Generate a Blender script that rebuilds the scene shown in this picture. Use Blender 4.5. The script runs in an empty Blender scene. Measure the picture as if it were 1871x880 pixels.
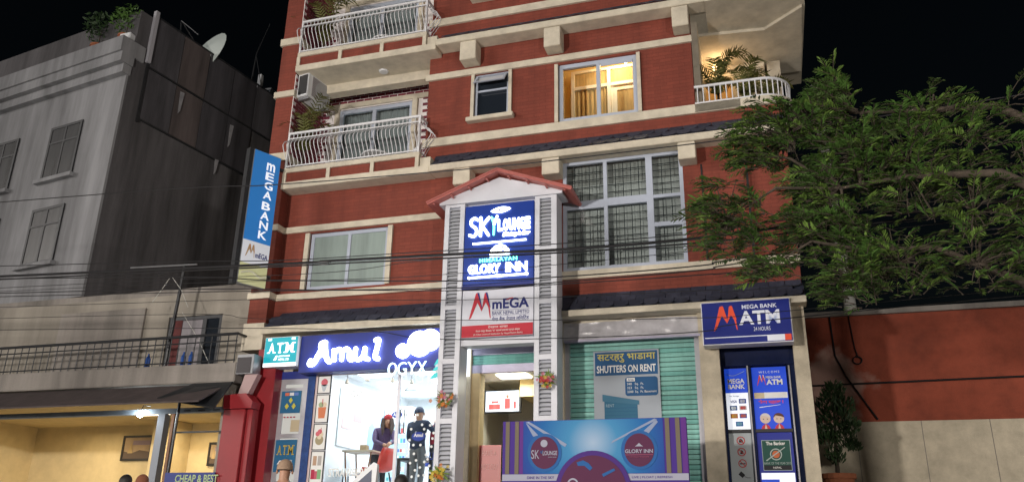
import bpy, math, random
from mathutils import Vector, Matrix
rnd = random.Random(7)
R = math.radians
PI = math.pi
sc = bpy.context.scene
COL = sc.collection

# ------------------------------------------------------------------ camera
yaw, pitch, roll = 0.30298266, 0.350476, 0.01719309
fw = Vector((-math.sin(yaw)*math.cos(pitch), math.cos(yaw)*math.cos(pitch), math.sin(pitch)))
rt = Vector((math.cos(yaw), math.sin(yaw), 0)); up = rt.cross(fw)
r2 = math.cos(roll)*rt + math.sin(roll)*up; u2 = -math.sin(roll)*rt + math.cos(roll)*up
cd = bpy.data.cameras.new('camera'); cam = bpy.data.objects.new('camera', cd); COL.objects.link(cam)
cd.sensor_width = 36; cd.lens = 1501.904/1871*36; cd.clip_end = 2000; cd.clip_start = 0.05
m = Matrix((r2, u2, -fw)).transposed().to_4x4(); m.translation = (0, -14, 1.2)
cam.matrix_world = m; sc.camera = cam

# ------------------------------------------------------------------ night sky, street light from the front left, exposure
SUN_EL, SUN_DIR = 7.0, Vector((0.80, 0.60, 0)).normalized()      # direction the light travels (horizontal)
w = bpy.data.worlds.new('World'); sc.world = w; w.use_nodes = True
nt = w.node_tree; bg = nt.nodes['Background']
sky = nt.nodes.new('ShaderNodeTexSky'); sky.sky_type = 'NISHITA'; sky.sun_disc = False
sky.sun_elevation = R(SUN_EL); sky.sun_rotation = math.atan2(-SUN_DIR.x, -SUN_DIR.y)
nt.links.new(sky.outputs[0], bg.inputs[0]); bg.inputs[1].default_value = 0.0007
sd = bpy.data.lights.new('sun', 'SUN'); sun = bpy.data.objects.new('sun', sd); COL.objects.link(sun)
sd.energy = 0.8; sd.angle = R(24); sd.color = (1.0, 0.93, 0.87)
sun.rotation_euler = Vector((SUN_DIR.x*math.cos(R(SUN_EL)), SUN_DIR.y*math.cos(R(SUN_EL)), -math.sin(R(SUN_EL)))).to_track_quat('-Z', 'Y').to_euler()
sc.view_settings.view_transform = 'Standard'; sc.view_settings.look = 'None'
sc.view_settings.exposure = 0.85; sc.view_settings.gamma = 1.0; sc.view_settings.use_curve_mapping = False
sc.render.engine = 'CYCLES'; sc.cycles.use_denoising = True; sc.cycles.max_bounces = 8
sc.cycles.sample_clamp_indirect = 4.0

# ------------------------------------------------------------------ materials
MATS = {}
def mat(name, col=(.5, .5, .5), rough=.7, metal=0, emit=None, es=0, var=.0, vs=6, bump=0, bs=40, coat=0, trans=0, brick=None, streak=0, stone=None):
    if name in MATS: return MATS[name]
    m = bpy.data.materials.new(name); m.use_nodes = True; n = m.node_tree.nodes; L = m.node_tree.links
    b = n['Principled BSDF']; b.inputs['Base Color'].default_value = (*col, 1); b.inputs['Roughness'].default_value = rough
    b.inputs['Metallic'].default_value = metal; b.inputs['Coat Weight'].default_value = coat
    if trans: b.inputs['Transmission Weight'].default_value = trans
    if emit: b.inputs['Emission Color'].default_value = (*emit, 1); b.inputs['Emission Strength'].default_value = es
    g = n.new('ShaderNodeNewGeometry')
    cur = None
    if var or streak:
        nz = n.new('ShaderNodeTexNoise'); nz.inputs['Scale'].default_value = vs; nz.inputs['Detail'].default_value = 6; nz.inputs['Roughness'].default_value = .65
        mp = n.new('ShaderNodeMapping'); L.new(g.outputs['Position'], mp.inputs[0])
        if streak: mp.inputs['Scale'].default_value = (1, 1, .12)
        L.new(mp.outputs[0], nz.inputs['Vector'])
        rp = n.new('ShaderNodeMapRange'); rp.inputs[1].default_value = .3; rp.inputs[2].default_value = .7
        v = var or streak
        rp.inputs[3].default_value = 1-v; rp.inputs[4].default_value = 1+v*.6
        L.new(nz.outputs[0], rp.inputs[0])
        mx = n.new('ShaderNodeVectorMath'); mx.operation = 'SCALE'; mx.inputs[0].default_value = col
        L.new(rp.outputs[0], mx.inputs['Scale']); L.new(mx.outputs[0], b.inputs['Base Color']); cur = mx
    h = None
    if brick:
        bt = n.new('ShaderNodeTexBrick'); bt.inputs['Scale'].default_value = 1; bt.inputs['Brick Width'].default_value = brick[0]; bt.inputs['Row Height'].default_value = brick[1]
        bt.inputs['Mortar Size'].default_value = .006; bt.inputs['Mortar Smooth'].default_value = .3; bt.inputs['Bias'].default_value = 0
        bt.inputs['Color1'].default_value = (1, 1, 1, 1); bt.inputs['Color2'].default_value = (.84, .84, .84, 1); bt.inputs['Mortar'].default_value = (.74, .72, .72, 1)
        s1 = n.new('ShaderNodeSeparateXYZ'); c1 = n.new('ShaderNodeCombineXYZ'); ad = n.new('ShaderNodeMath')
        L.new(g.outputs['Position'], s1.inputs[0]); L.new(s1.outputs[0], ad.inputs[0]); L.new(s1.outputs[1], ad.inputs[1])
        L.new(ad.outputs[0], c1.inputs[0]); L.new(s1.outputs[2], c1.inputs[1]); L.new(c1.outputs[0], bt.inputs['Vector'])
        mu = n.new('ShaderNodeVectorMath'); mu.operation = 'MULTIPLY'
        L.new(bt.outputs[0], mu.inputs[0])
        if cur: L.new(cur.outputs[0], mu.inputs[1])
        else: mu.inputs[1].default_value = col
        L.new(mu.outputs[0], b.inputs['Base Color'])
        iv = n.new('ShaderNodeMath'); iv.operation = 'SUBTRACT'; iv.inputs[0].default_value = 1; L.new(bt.outputs['Fac'], iv.inputs[1]); h = iv
    if bump:
        nb = n.new('ShaderNodeTexNoise'); nb.inputs['Scale'].default_value = bs; nb.inputs['Detail'].default_value = 4
        L.new(g.outputs['Position'], nb.inputs['Vector'])
        bp = n.new('ShaderNodeBump'); bp.inputs['Strength'].default_value = bump; bp.inputs['Distance'].default_value = .012
        if h:
            sm = n.new('ShaderNodeMath'); L.new(nb.outputs[0], sm.inputs[0]); L.new(h.outputs[0], sm.inputs[1]); L.new(sm.outputs[0], bp.inputs['Height'])
        else: L.new(nb.outputs[0], bp.inputs['Height'])
        L.new(bp.outputs[0], b.inputs['Normal'])
    MATS[name] = m; return m
def glow(name, col, s): return mat(name, col, .5, emit=col, es=s)
RED = mat('red_brick_paint', (.225, .047, .028), .82, streak=.24, vs=2.4, bump=.4, bs=55, brick=(.24, .075))
CREAM = mat('cream_plaster', (.62, .565, .455), .88, var=.22, vs=3, bump=.35, bs=90)
CREAMD = mat('weathered_cream_plaster', (.52, .46, .35), .9, var=.22, vs=4, bump=.5, bs=60)
SLATE = mat('slate_shingle', (.035, .042, .070), .6, var=.35, vs=9, bump=.4, bs=70)
SLATE2 = mat('slate_shingle_pale', (.050, .057, .090), .6, var=.35, vs=9, bump=.4, bs=70)
WHITEM = mat('white_painted_metal', (.72, .73, .76), .45, var=.06, vs=5)
FRAME = mat('upvc_frame', (.45, .50, .60), .4, var=.05, vs=4)
BRICKM = mat('dark_red_brick', (.19, .022, .04), .7, var=.3, vs=14, bump=.4, bs=70)
BRICKM2 = mat('purple_red_brick', (.15, .018, .04), .7, var=.3, vs=14, bump=.4, bs=70)
MORTAR = mat('white_mortar', (.82, .78, .78), .9, var=.1, bump=.3)
GLASSD = mat('dark_window_glass', (.015, .02, .028), .08, coat=.5)
GLASSG = mat('greenish_window_glass', (.31, .38, .36), .15, vs=3, streak=.22, coat=.5)
CURT = mat('grey_curtain', (.33, .34, .35), .9, var=.25, vs=20, streak=.25)
CURTW = mat('tan_curtain', (.48, .33, .14), .9, vs=20, streak=.35)
WARMW = mat('warm_room_wall', (.75, .55, .25), .8, var=.05)
WHITEW = mat('white_room_wall', (.80, .82, .84), .8, var=.03)
BLACK = mat('black_paint', (.012, .012, .014), .5)
DARK = mat('dark_steel', (.03, .032, .036), .45, metal=.3, var=.2)
GREYM = mat('grey_metal', (.30, .31, .33), .4, metal=.5, var=.15)
SILVER = mat('brushed_aluminium', (.46, .46, .50), .35, metal=.6, var=.1)
PLASTW = mat('white_plastic', (.70, .72, .75), .4, var=.04)
GREYP = mat('grey_plastic', (.33, .34, .36), .5, var=.1)
ROOFR = mat('red_roof_sheet', (.42, .12, .10), .5, var=.15, vs=5, bump=.1)
BLUEP = mat('blue_sign_panel', (.002, .016, .20), .5, var=.1, vs=3)
NAVY = mat('navy_panel', (.006, .012, .05), .25, var=.2, vs=4, coat=.3)
TEAL = mat('teal_shutter_paint', (.26, .55, .49), .4, metal=.15, var=.25, vs=3.5, streak=.3, bump=.1, bs=30)
TEALD = mat('dark_teal_shutter_paint', (.19, .47, .42), .4, metal=.15, var=.3, vs=3.5, streak=.3)
PLASTIC = mat('clear_plastic_wrap', (.50, .49, .52), .25, var=.2, vs=4, bump=1.0, bs=9, coat=.4)
REDACP = mat('glossy_red_cladding', (.26, .012, .018), .38, var=.15, vs=2, coat=.15)
CONC = mat('weathered_concrete', (.24, .22, .20), .95, var=.45, vs=1.2, streak=.45, bump=.6, bs=20)
DARKC = mat('blackened_concrete', (.085, .082, .088), .95, var=.8, vs=1.1, streak=.8, bump=.6, bs=18)
DARKP = mat('stained_cladding_sheet', (.085, .083, .095), .8, var=.6, vs=1.9, streak=.75, bump=.4, bs=25)
PLASTER = mat('stained_cream_plaster', (.30, .275, .235), .95, var=.35, vs=1.1, streak=.35, bump=.5, bs=30)
GREYF = mat('pale_grey_front_plaster', (.25, .255, .27), .9, streak=.45, vs=1.6, bump=.4)
ASPH = mat('asphalt', (.05, .05, .052), .9, var=.3, vs=3, bump=.8, bs=80)
PAVE = mat('concrete_paving', (.30, .29, .27), .9, var=.25, vs=2, bump=.5, bs=40)
WOOD = mat('brown_wood', (.20, .09, .035), .5, var=.3, vs=8)
BARK = mat('grey_brown_bark', (.055, .042, .030), .95, var=.4, vs=9, bump=.9, bs=25)
POLEC = mat('whitewashed_concrete', (.55, .55, .52), .9, var=.25, vs=4, bump=.4)
TERRA = mat('terracotta', (.30, .10, .045), .85, var=.25)
SKIN = mat('skin', (.36, .19, .12), .55, var=.05)
def leafmat(name, c):
    m = mat(name, c, .55, var=.45, vs=5); m.node_tree.nodes['Principled BSDF'].inputs['Specular IOR Level'].default_value = .3; return m
LEAF = leafmat('tree_leaf', (.072, .150, .030)); LEAF2 = leafmat('tree_leaf_pale', (.135, .225, .045)); LEAFD = leafmat('pine_leaf', (.028, .058, .020)); PALM = leafmat('palm_leaf', (.12, .125, .03))
def clearglass(name, tint=(1, 1, 1), refl=.12):
    m = bpy.data.materials.new(name); m.use_nodes = True; n = m.node_tree.nodes; L = m.node_tree.links
    n.remove(n['Principled BSDF']); o = n['Material Output']
    t = n.new('ShaderNodeBsdfTransparent'); t.inputs[0].default_value = (*tint, 1)
    g = n.new('ShaderNodeBsdfGlossy'); g.inputs['Roughness'].default_value = .03
    mx = n.new('ShaderNodeMixShader'); mx.inputs[0].default_value = .035; L.new(t.outputs[0], mx.inputs[1]); L.new(g.outputs[0], mx.inputs[2]); L.new(mx.outputs[0], o.inputs[0])
    MATS[name] = m; return m
CLEAR = clearglass('clear_glass', (.93, .97, .97))
def flat(name, col, rough=.75): return mat('print_'+name, col, rough)

# ------------------------------------------------------------------ builders
ORG = {}                                     # object -> origin in builder coordinates
class B:
    def __init__(s): s.v = []; s.f = []; s.mi = []
    def add(s, vs, fs, mi=0):
        k = len(s.v); s.v += [Vector(v) for v in vs]; s.f += [tuple(i+k for i in f) for f in fs]; s.mi += [mi]*len(fs); return s
    def box(s, x0, x1, y0, y1, z0, z1, mi=0):
        return s.add([(x0,y0,z0),(x1,y0,z0),(x1,y1,z0),(x0,y1,z0),(x0,y0,z1),(x1,y0,z1),(x1,y1,z1),(x0,y1,z1)],
                     [(0,3,2,1),(4,5,6,7),(0,1,5,4),(1,2,6,5),(2,3,7,6),(3,0,4,7)], mi)
    def prism(s, pts, d0, d1, axis='y', mi=0):
        """polygon (a,b) pairs extruded; axis y: (x,z), axis x: (y,z), axis z: (x,y)"""
        n = len(pts)
        def P(a, b, d): return {'y': (a, d, b), 'x': (d, a, b), 'z': (a, b, d)}[axis]
        vs = [P(a, b, d0) for a, b in pts]+[P(a, b, d1) for a, b in pts]
        fs = [tuple(range(n)), tuple(range(2*n-1, n-1, -1))]+[(i, (i+1) % n, n+(i+1) % n, n+i) for i in range(n)]
        return s.add(vs, fs, mi)
    def tube(s, pts, r, n=8, mi=0, cap=True):
        pts = [Vector(p) for p in pts]; rs = r if isinstance(r, (list, tuple)) else [r]*len(pts)
        vs = []; k = len(pts); ref = None
        for i, p in enumerate(pts):
            t = (pts[min(i+1, k-1)]-pts[max(i-1, 0)]).normalized()
            if ref is None: ref = Vector((0, 0, 1)) if abs(t.z) < .9 else Vector((1, 0, 0))
            a = t.cross(ref).normalized(); b = a.cross(t).normalized(); ref = b
            for j in range(n):
                q = 2*PI*j/n; vs.append(p+a*math.cos(q)*rs[i]+b*math.sin(q)*rs[i])
        fs = [(i*n+j, i*n+(j+1) % n, (i+1)*n+(j+1) % n, (i+1)*n+j) for i in range(k-1) for j in range(n)]
        if cap: fs += [tuple(range(n-1, -1, -1)), tuple((k-1)*n+j for j in range(n))]
        return s.add(vs, fs, mi)
    def lathe(s, prof, c, n=24, mi=0):
        """prof: (radius, z)"""
        vs = [(c[0]+r*math.cos(2*PI*j/n), c[1]+r*math.sin(2*PI*j/n), c[2]+z) for r, z in prof for j in range(n)]
        k = len(prof); fs = [(i*n+j, i*n+(j+1) % n, (i+1)*n+(j+1) % n, (i+1)*n+j) for i in range(k-1) for j in range(n)]
        if prof[0][0] > 1e-4: fs.append(tuple(range(n-1, -1, -1)))
        if prof[-1][0] > 1e-4: fs.append(tuple((k-1)*n+j for j in range(n)))
        return s.add(vs, fs, mi)
    def ell(s, c, rx, ry, rz, n=14, k=8, mi=0):
        vs = []; 
        for i in range(k+1):
            a = PI*i/k
            for j in range(n): vs.append((c[0]+rx*math.sin(a)*math.cos(2*PI*j/n), c[1]+ry*math.sin(a)*math.sin(2*PI*j/n), c[2]-rz*math.cos(a)))
        fs = [(i*n+j, i*n+(j+1) % n, (i+1)*n+(j+1) % n, (i+1)*n+j) for i in range(k) for j in range(n)]
        return s.add(vs, fs, mi)
    def disc(s, cx, cz, r, y0, y1, n=28, rz=None, mi=0):
        return s.prism([(cx+r*math.cos(2*PI*j/n), cz+(rz or r)*math.sin(2*PI*j/n)) for j in range(n)], y0, y1, 'y', mi)
    def ring(s, cx, cz, r0, r1, y0, y1, n=32, mi=0):
        vs = []; 
        for j in range(n):
            a = 2*PI*j/n
            for r, y in ((r0, y0), (r1, y0), (r1, y1), (r0, y1)): vs.append((cx+r*math.cos(a), y, cz+r*math.sin(a)))
        fs = [(4*j+k, 4*j+(k+1) % 4, 4*((j+1) % n)+(k+1) % 4, 4*((j+1) % n)+k) for j in range(n) for k in range(4)]
        return s.add(vs, fs, mi)
    def build(s, name, mats, parent=None, smooth=False, bevel=0, kind=None, label=None, cat=None, group=None, origin=None):
        mats = mats if isinstance(mats, (list, tuple)) else [mats]
        xs = [v.x for v in s.v]; ys = [v.y for v in s.v]; zs = [v.z for v in s.v]
        c = Vector(origin) if origin else Vector(((min(xs)+max(xs))/2, (min(ys)+max(ys))/2, min(zs) if parent is None else (min(zs)+max(zs))/2))
        me = bpy.data.meshes.new(name); me.from_pydata([v-c for v in s.v], [], s.f)
        for mm in mats: me.materials.append(mm)
        if len(mats) > 1: me.polygons.foreach_set('material_index', s.mi)
        me.validate()
        import bmesh
        bm = bmesh.new(); bm.from_mesh(me); bmesh.ops.recalc_face_normals(bm, faces=bm.faces)
        if bevel: bmesh.ops.bevel(bm, geom=bm.edges[:], offset=bevel, segments=2, affect='EDGES', clamp_overlap=True)
        bm.to_mesh(me); bm.free()
        if smooth:
            me.polygons.foreach_set('use_smooth', [True]*len(me.polygons))
            try: me.set_sharp_from_angle(angle=R(50))
            except Exception: pass
        return place(bpy.data.objects.new(name, me), c, parent, kind, label, cat, group)
def place(o, c, parent=None, kind=None, label=None, cat=None, group=None):
    COL.objects.link(o); c = Vector(c); ORG[o.name] = c
    if parent: o.parent = parent; o.location = c-ORG[parent.name]
    else: o.location = c
    tag(o, label, cat, group, kind); return o
def tag(o, label=None, cat=None, group=None, kind=None):
    if label: o['label'] = label
    if cat: o['category'] = cat
    if group: o['group'] = group
    if kind: o['kind'] = kind
    return o
def thing(name, label, cat, loc, group=None, rot=None):
    """Empty at a thing's base; with rot the parts are built in its own frame round (0,0,0)"""
    o = bpy.data.objects.new(name, None); o.empty_display_size = .1; COL.objects.link(o)
    o.location = loc; ORG[o.name] = Vector((0, 0, 0)) if rot is not None else Vector(loc)
    if rot is not None: o.rotation_euler = (0, 0, rot)
    return tag(o, label, cat, group)
def box(name, x0, x1, y0, y1, z0, z1, mt, parent=None, bevel=0, **k):
    return B().box(x0, x1, y0, y1, z0, z1).build(name, mt, parent, bevel=bevel, **k)
def shared(src, name, c, parent, mt=None, rot=None, scale=None, kind=None):
    """another object on the mesh of src"""
    o = bpy.data.objects.new(name, src.data); place(o, c, parent, kind)
    if rot: o.rotation_euler = rot
    if scale: o.scale = scale
    return o
def copy_tree(o, loc, parent=None, rotz=None, label=None):
    c = o.copy(); COL.objects.link(c); c.parent = parent
    if parent is None: c.location = loc
    if rotz is not None: c.rotation_euler = (0, 0, rotz)
    if label: c['label'] = label
    for ch in [x for x in bpy.data.objects if x.parent == o]: copy_tree(ch, None, c)
    return c
def holed(x0, x1, z0, z1, y0, y1, holes):
    xs = sorted({x0, x1, *[h[0] for h in holes], *[h[1] for h in holes]}); zs = sorted({z0, z1, *[h[2] for h in holes], *[h[3] for h in holes]})
    b = B(); solid = lambda i, j: 0 <= i < len(xs)-1 and 0 <= j < len(zs)-1 and not any(h[0]-1e-6 <= xs[i] and xs[i+1] <= h[1]+1e-6 and h[2]-1e-6 <= zs[j] and zs[j+1] <= h[3]+1e-6 for h in holes)
    for i in range(len(xs)-1):
        for j in range(len(zs)-1):
            if not solid(i, j): continue
            a, c, d, e = xs[i], xs[i+1], zs[j], zs[j+1]
            b.add([(a,y0,d),(c,y0,d),(c,y0,e),(a,y0,e)], [(0,1,2,3)]); b.add([(a,y1,d),(c,y1,d),(c,y1,e),(a,y1,e)], [(3,2,1,0)])
            if not solid(i-1, j): b.add([(a,y0,d),(a,y0,e),(a,y1,e),(a,y1,d)], [(0,1,2,3)])
            if not solid(i+1, j): b.add([(c,y0,d),(c,y1,d),(c,y1,e),(c,y0,e)], [(0,1,2,3)])
            if not solid(i, j-1): b.add([(a,y0,d),(a,y1,d),(c,y1,d),(c,y0,d)], [(0,1,2,3)])
            if not solid(i, j+1): b.add([(a,y0,e),(c,y0,e),(c,y1,e),(a,y1,e)], [(0,1,2,3)])
    return b
def frame_b(x0, x1, z0, z1, t, y0, y1, b=None):
    b = b or B()
    b.box(x0, x1, y0, y1, z1-t, z1); b.box(x0, x1, y0, y1, z0, z0+t)
    b.box(x0, x0+t, y0, y1, z0+t, z1-t); b.box(x1-t, x1, y0, y1, z0+t, z1-t); return b
FONT = None
def text(name, s, x0, x1, z0, z1, y, mt, parent=None, depth=.004, bold=0, shear=0, keep=False, track=1.0, label=None):
    """lettering facing -Y, fitted into the box x0..x1, z0..z1; its back lies at y"""
    cu = bpy.data.curves.new(name, 'FONT'); cu.body = s; cu.extrude = .5; cu.offset = bold; cu.shear = shear; cu.resolution_u = 3; cu.space_character = track
    t = bpy.data.objects.new(name, cu); COL.objects.link(t); bpy.context.view_layer.update()
    me = bpy.data.meshes.new_from_object(t.evaluated_get(bpy.context.evaluated_depsgraph_get())); bpy.data.objects.remove(t); bpy.data.curves.remove(cu)
    if not me.vertices: return None
    xs = [v.co.x for v in me.vertices]; ys = [v.co.y for v in me.vertices]; ax, bx, ay, by = min(xs), max(xs), min(ys), max(ys)
    sx = (x1-x0)/max(bx-ax, 1e-4); sz = (z1-z0)/max(by-ay, 1e-4); px = x0
    if keep: k = min(sx, sz); px = (x0+x1)/2-(bx-ax)*k/2; sx = sz = k
    c = Vector(((x0+x1)/2, y-depth/2, (z0+z1)/2))
    for v in me.vertices:
        v.co = Vector((px+(v.co.x-ax)*sx, y-depth*(v.co.z+.5), z0+(v.co.y-ay)*sz))-c
    me.materials.clear(); me.materials.append(mt)
    return place(bpy.data.objects.new(name, me), c, parent, label=label)
def serif(name, s, x0, x1, z0, z1, y, mt, parent, depth=.004, bold=.02):
    """capitals with slab serifs"""
    wts = {'I': .5, 'M': 1.3, 'N': 1.1, ' ': .45, 'L': .85}
    tot = sum(wts.get(ch, 1) for ch in s); x = x0
    for ch in s:
        wd = (x1-x0)*wts.get(ch, 1)/tot
        if ch != ' ':
            g = wd*.1; h = z1-z0; t = h*.1
            b = text(name, ch, x+g*1.5, x+wd-g*1.5, z0, z1, y, mt, parent, depth, bold)
            feet = {'A': [(0, 0), (1, 0)], 'T': [(.5, 0)], 'M': [(0, 0), (1, 0), (0, 1), (1, 1)], 'L': [(.08, 1)], 'R': [(.08, 0), (.95, 0)], 'Y': [(.5, 0), (0, 1), (1, 1)], 'I': [(.5, 0), (.5, 1)], 'N': [(.06, 0), (.06, 1), (.94, 1)], 'E': [], 'B': [], 'G': []}.get(ch, [])
            if feet:
                q = B()
                for fx, top in feet:
                    cx = x+g*1.5+(wd-3*g)*fx; sw = wd*.17
                    q.box(cx-sw, cx+sw, y-depth-.0005, y, z1-t if top else z0, z1 if top else z0+t)
                q.build('serif', mt, b)
        x += wd

# ------------------------------------------------------------------ setting: ground, road, pavement, steps
B().add([(-600, -600, 0), (600, -600, 0), (600, 600, 0), (-600, 600, 0)], [(0, 1, 2, 3)]).build('ground', PAVE, kind='structure')
B().box(-120, 120, -22, -5.2, .001, .005).build('road', ASPH, kind='structure')
B().box(-120, 120, -5.2, -1.55, .002, .40).build('pavement', PAVE, kind='structure')
B().box(-120, -9.9, -1.55, -.45, .002, .398).build('cafe_pavement', PAVE, kind='structure')
st = B()
for i in range(7): st.box(-9.9, .75, -1.55+i*.165, -1.55+(i+1)*.165 if i < 6 else -.402, .003, .40+.2214*(i+1)-.002)
st.build('entrance_steps', PAVE, kind='structure')
FLOOR = 1.95

# ------------------------------------------------------------------ the red hotel building
H = thing('hotel_building', 'red brick hotel building with cream bands, balconies and shops on the ground floor', 'building', (-4.5, .5, 0))
WIN_S = (-5.24, -4.50, 9.28, 10.31); WIN_L = (-3.46, -1.88, 8.95, 10.26); WIN_T = (-5.24, -4.50, 12.20, 13.2)
WIN_F = (-8.74, -6.97, 5.90, 7.12); WIN_G = (-3.38, -1.12, 5.86, 8.07)
holed(-9.40, .72, 5.02, 8.10, 0, .25, [WIN_F, WIN_G]).build('first_floor_wall', RED, H)
holed(-6.28, -.82, 8.10, 11.05, 0, .25, [WIN_S, WIN_L]).build('second_floor_wall', RED, H)
holed(-6.28, -.82, 11.05, 14.4, 0, .25, [WIN_T]).build('third_floor_wall', RED, H)
box('balcony_wall', -.819, .75, .002, .25, 8.10, 8.76, RED, H)
box('corner_pier', -9.83, -9.40, -.25, 1.25, 5.20, 14.4, RED, H)
box('corner_pier_base', -9.87, -9.401, -.29, .3, 4.66, 5.20, CREAM, H)
box('ground_pier_cladding', -9.46, -9.03, -.27, -.02, FLOOR, 4.66, REDACP, H)
box('back_wall', -9.82, .7, 5.0, 5.2, FLOOR, 14.4, CREAM, H); box('roof_slab', -9.83, .75, 0.26, 5.2, 14.4, 14.6, CREAM, H)
box('party_wall', -9.83, -9.6, 1.25, 5.0, FLOOR, 14.4, CREAM, H)
box('end_wall', .52, .70, 2.4, 5.0, FLOOR, 14.4, CREAM, H)
# cream string bands: z0, z1 of each, on pier and wall
for z0, z1 in ((5.71, 5.84), (7.16, 7.29)):
    box('string_band', -9.401, -5.3, -.045, .0, z0, z1, CREAM, H); box('pier_band', -9.87, -9.355, -.295, .02, z0, z1, CREAM, H)
box('string_band', -3.72, .74, -.05, .0, 5.70, 5.855, CREAM, H)
for z0, z1 in ((8.76, 8.94), (10.32, 10.46), (11.66, 11.83)):
    box('string_band', -6.34, -.80 if z0 > 9 else .0, -.05, .0, z0, z1, CREAM, H); box('pier_band', -9.87, -9.355, -.295, .6, z0+.0, z1, CREAM, H)
# eaves: cream fascia, shingles, brackets
def eave(x0, x1, z, dz, name='eave', top=.40):
    e = B().box(x0, x1, -.36, -.001, z, z+dz).build(name, CREAM, H, bevel=.008)
    return e
shing = None
def shingles(e, x0, x1, zf, zt, rows=3, wd=.26):
    """overlapping pointed slates on the slope from the fascia (y -.35, zf) up to the wall (y 0, zt)"""
    global shing
    B().add([(x0, -.345, zf+.002), (x1, -.345, zf+.002), (x1, -.002, zt-.01), (x0, -.002, zt-.01)], [(0, 1, 2, 3)]).build('slope_board', SLATE, e)
    sl = Vector((0, .345, zt-zf)); ln = sl.length; ang = math.atan2(zt-zf, .345)
    h = ln/rows*1.25
    if shing is None:
        b = B(); p = [(-.5, h), (-.5, h*.32), (-.28, .05*h), (.0, 0), (.28, .05*h), (.5, h*.32), (.5, h)]
        shing = b.prism([(a*wd*.97, c) for a, c in p], 0, .009, 'z').build('shingle', SLATE, e, origin=(0, 0, 0))
        proto = shing; first = True
    else: first = False
    n = int((x1-x0)/wd)
    me2 = None
    for r in range(rows):
        for i in range(n+(r % 2 == 0)):
            x = x0+wd*(i+.5) if r % 2 else x0+wd*i+.02
            if x < x0+wd*.45 or x > x1-wd*.45: continue
            f = r/rows
            c = Vector((x, -.36+sl.x+sl.y*f-.0, zf+(zt-zf)*f+.004)) + Vector((0, -math.sin(ang), math.cos(ang)))*(.006+rnd.random()*.006)
            if first: o = shing; o.location = c-ORG[e.name]; ORG[o.name] = c; first = False
            else: o = shared(shing, 'shingle', c, e)
            o.rotation_euler = (ang+.05, 0, rnd.uniform(-.02, .02)); 
            if rnd.random() < .35:
                o.material_slots[0].link = 'OBJECT'; o.material_slots[0].material = SLATE2
eL = eave(-9.40, -5.50, 4.955, .135, 'lower_eave'); shingles(eL, -9.36, -5.5, 5.085, 5.40)
eR = eave(-3.60, .75, 4.925, .11, 'lower_eave'); shingles(eR, -3.6, .74, 5.03, 5.36)
e2 = eave(-6.02, .78, 8.05, .14, 'middle_eave'); shingles(e2, -6.0, .77, 8.19, 8.52, rows=2)
e3 = eave(-6.02, -.50, 10.96, .15, 'upper_eave'); shingles(e3, -6.0, -.5, 11.11, 11.38, rows=2)
for x0, x1 in ((-5.48, -5.13), (-3.68, -3.34), (-1.13, -.82)):
    box('bracket', x0, x1, -.33, -.001, 10.52, 10.959, CREAM, H, bevel=.01)
    box('bracket', x0-.03, x1-.03, -.33, -.001, 7.72, 8.049, CREAM, H, bevel=.01)
# balconies of the left bay
bal = None
def railing(zf):
    rl = box('balcony_railing', -9.33, -6.26, -.345, -.305, zf+.80, zf+.845, WHITEM, H)
    ORGr = ORG[rl.name]
    box('bottom_rail', -9.33, -6.26, -.34, -.315, zf+.035, zf+.06, WHITEM, rl); box('top_rail', -9.33, -6.26, -.34, -.31, zf+.69, zf+.71, WHITEM, rl)
    for x in (-9.31, -6.28): box('rail_post', x-.018, x+.018, -.35, -.31, zf, zf+.80, WHITEM, rl)
    box('side_rail', -6.29, -6.255, -.305, .12, zf+.80, zf+.845, WHITEM, rl); box('side_rail', -6.285, -6.262, -.305, .12, zf+.035, zf+.06, WHITEM, rl)
    box('side_rail', -6.285, -6.262, -.305, .12, zf+.69, zf+.71, WHITEM, rl)
    prof = [(y_*1.65, z_) for y_, z_ in [(0, .80), (0, .70), (-.012, .66), (-.06, .60), (-.115, .53), (-.135, .46), (-.12, .38), (-.075, .28), (-.03, .18), (-.006, .1), (0, .05), (0, .035)]]
    global bal
    n = 34
    for i in range(n):
        x = -9.30+i*(3.0/(n-1)); c = Vector((x, -.325, zf))
        if bal is None: bal = B().tube([(0, y, z) for y, z in prof], .0085, 6).build('baluster', WHITEM, rl, origin=(0, 0, 0), smooth=True); bal.location = c-ORG[rl.name]
        else: shared(bal, 'baluster', c, rl)
    for i in range(5):
        shared(bal, 'baluster', (-6.275, -.25+i*.085, zf), rl, rot=(0, 0, R(90)))
    return rl
def balcony(zb):
    s = B().box(-9.36, -6.02, -.36, .66, zb, zb+.15).build('balcony_slab', CREAM, H, bevel=.006)
    box('parapet_panel', -9.30, -6.28, -.325, -.25, zb+.15, zb+.37, RED, s)
    box('parapet_coping', -9.34, -6.24, -.365, -.235, zb+.37, zb+.475, CREAM, s, bevel=.006)
    for x in (-9.31, -8.28, -7.28, -6.29): box('parapet_post', x-.04, x+.04, -.358, -.24, zb+.15, zb+.37, CREAM, s)
    box('end_corbel', -6.24, -6.02, -.30, -.002, zb+.15, zb+.36, CREAM, s)
    railing(zb+.475)
balcony(8.04); balcony(10.87)
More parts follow.
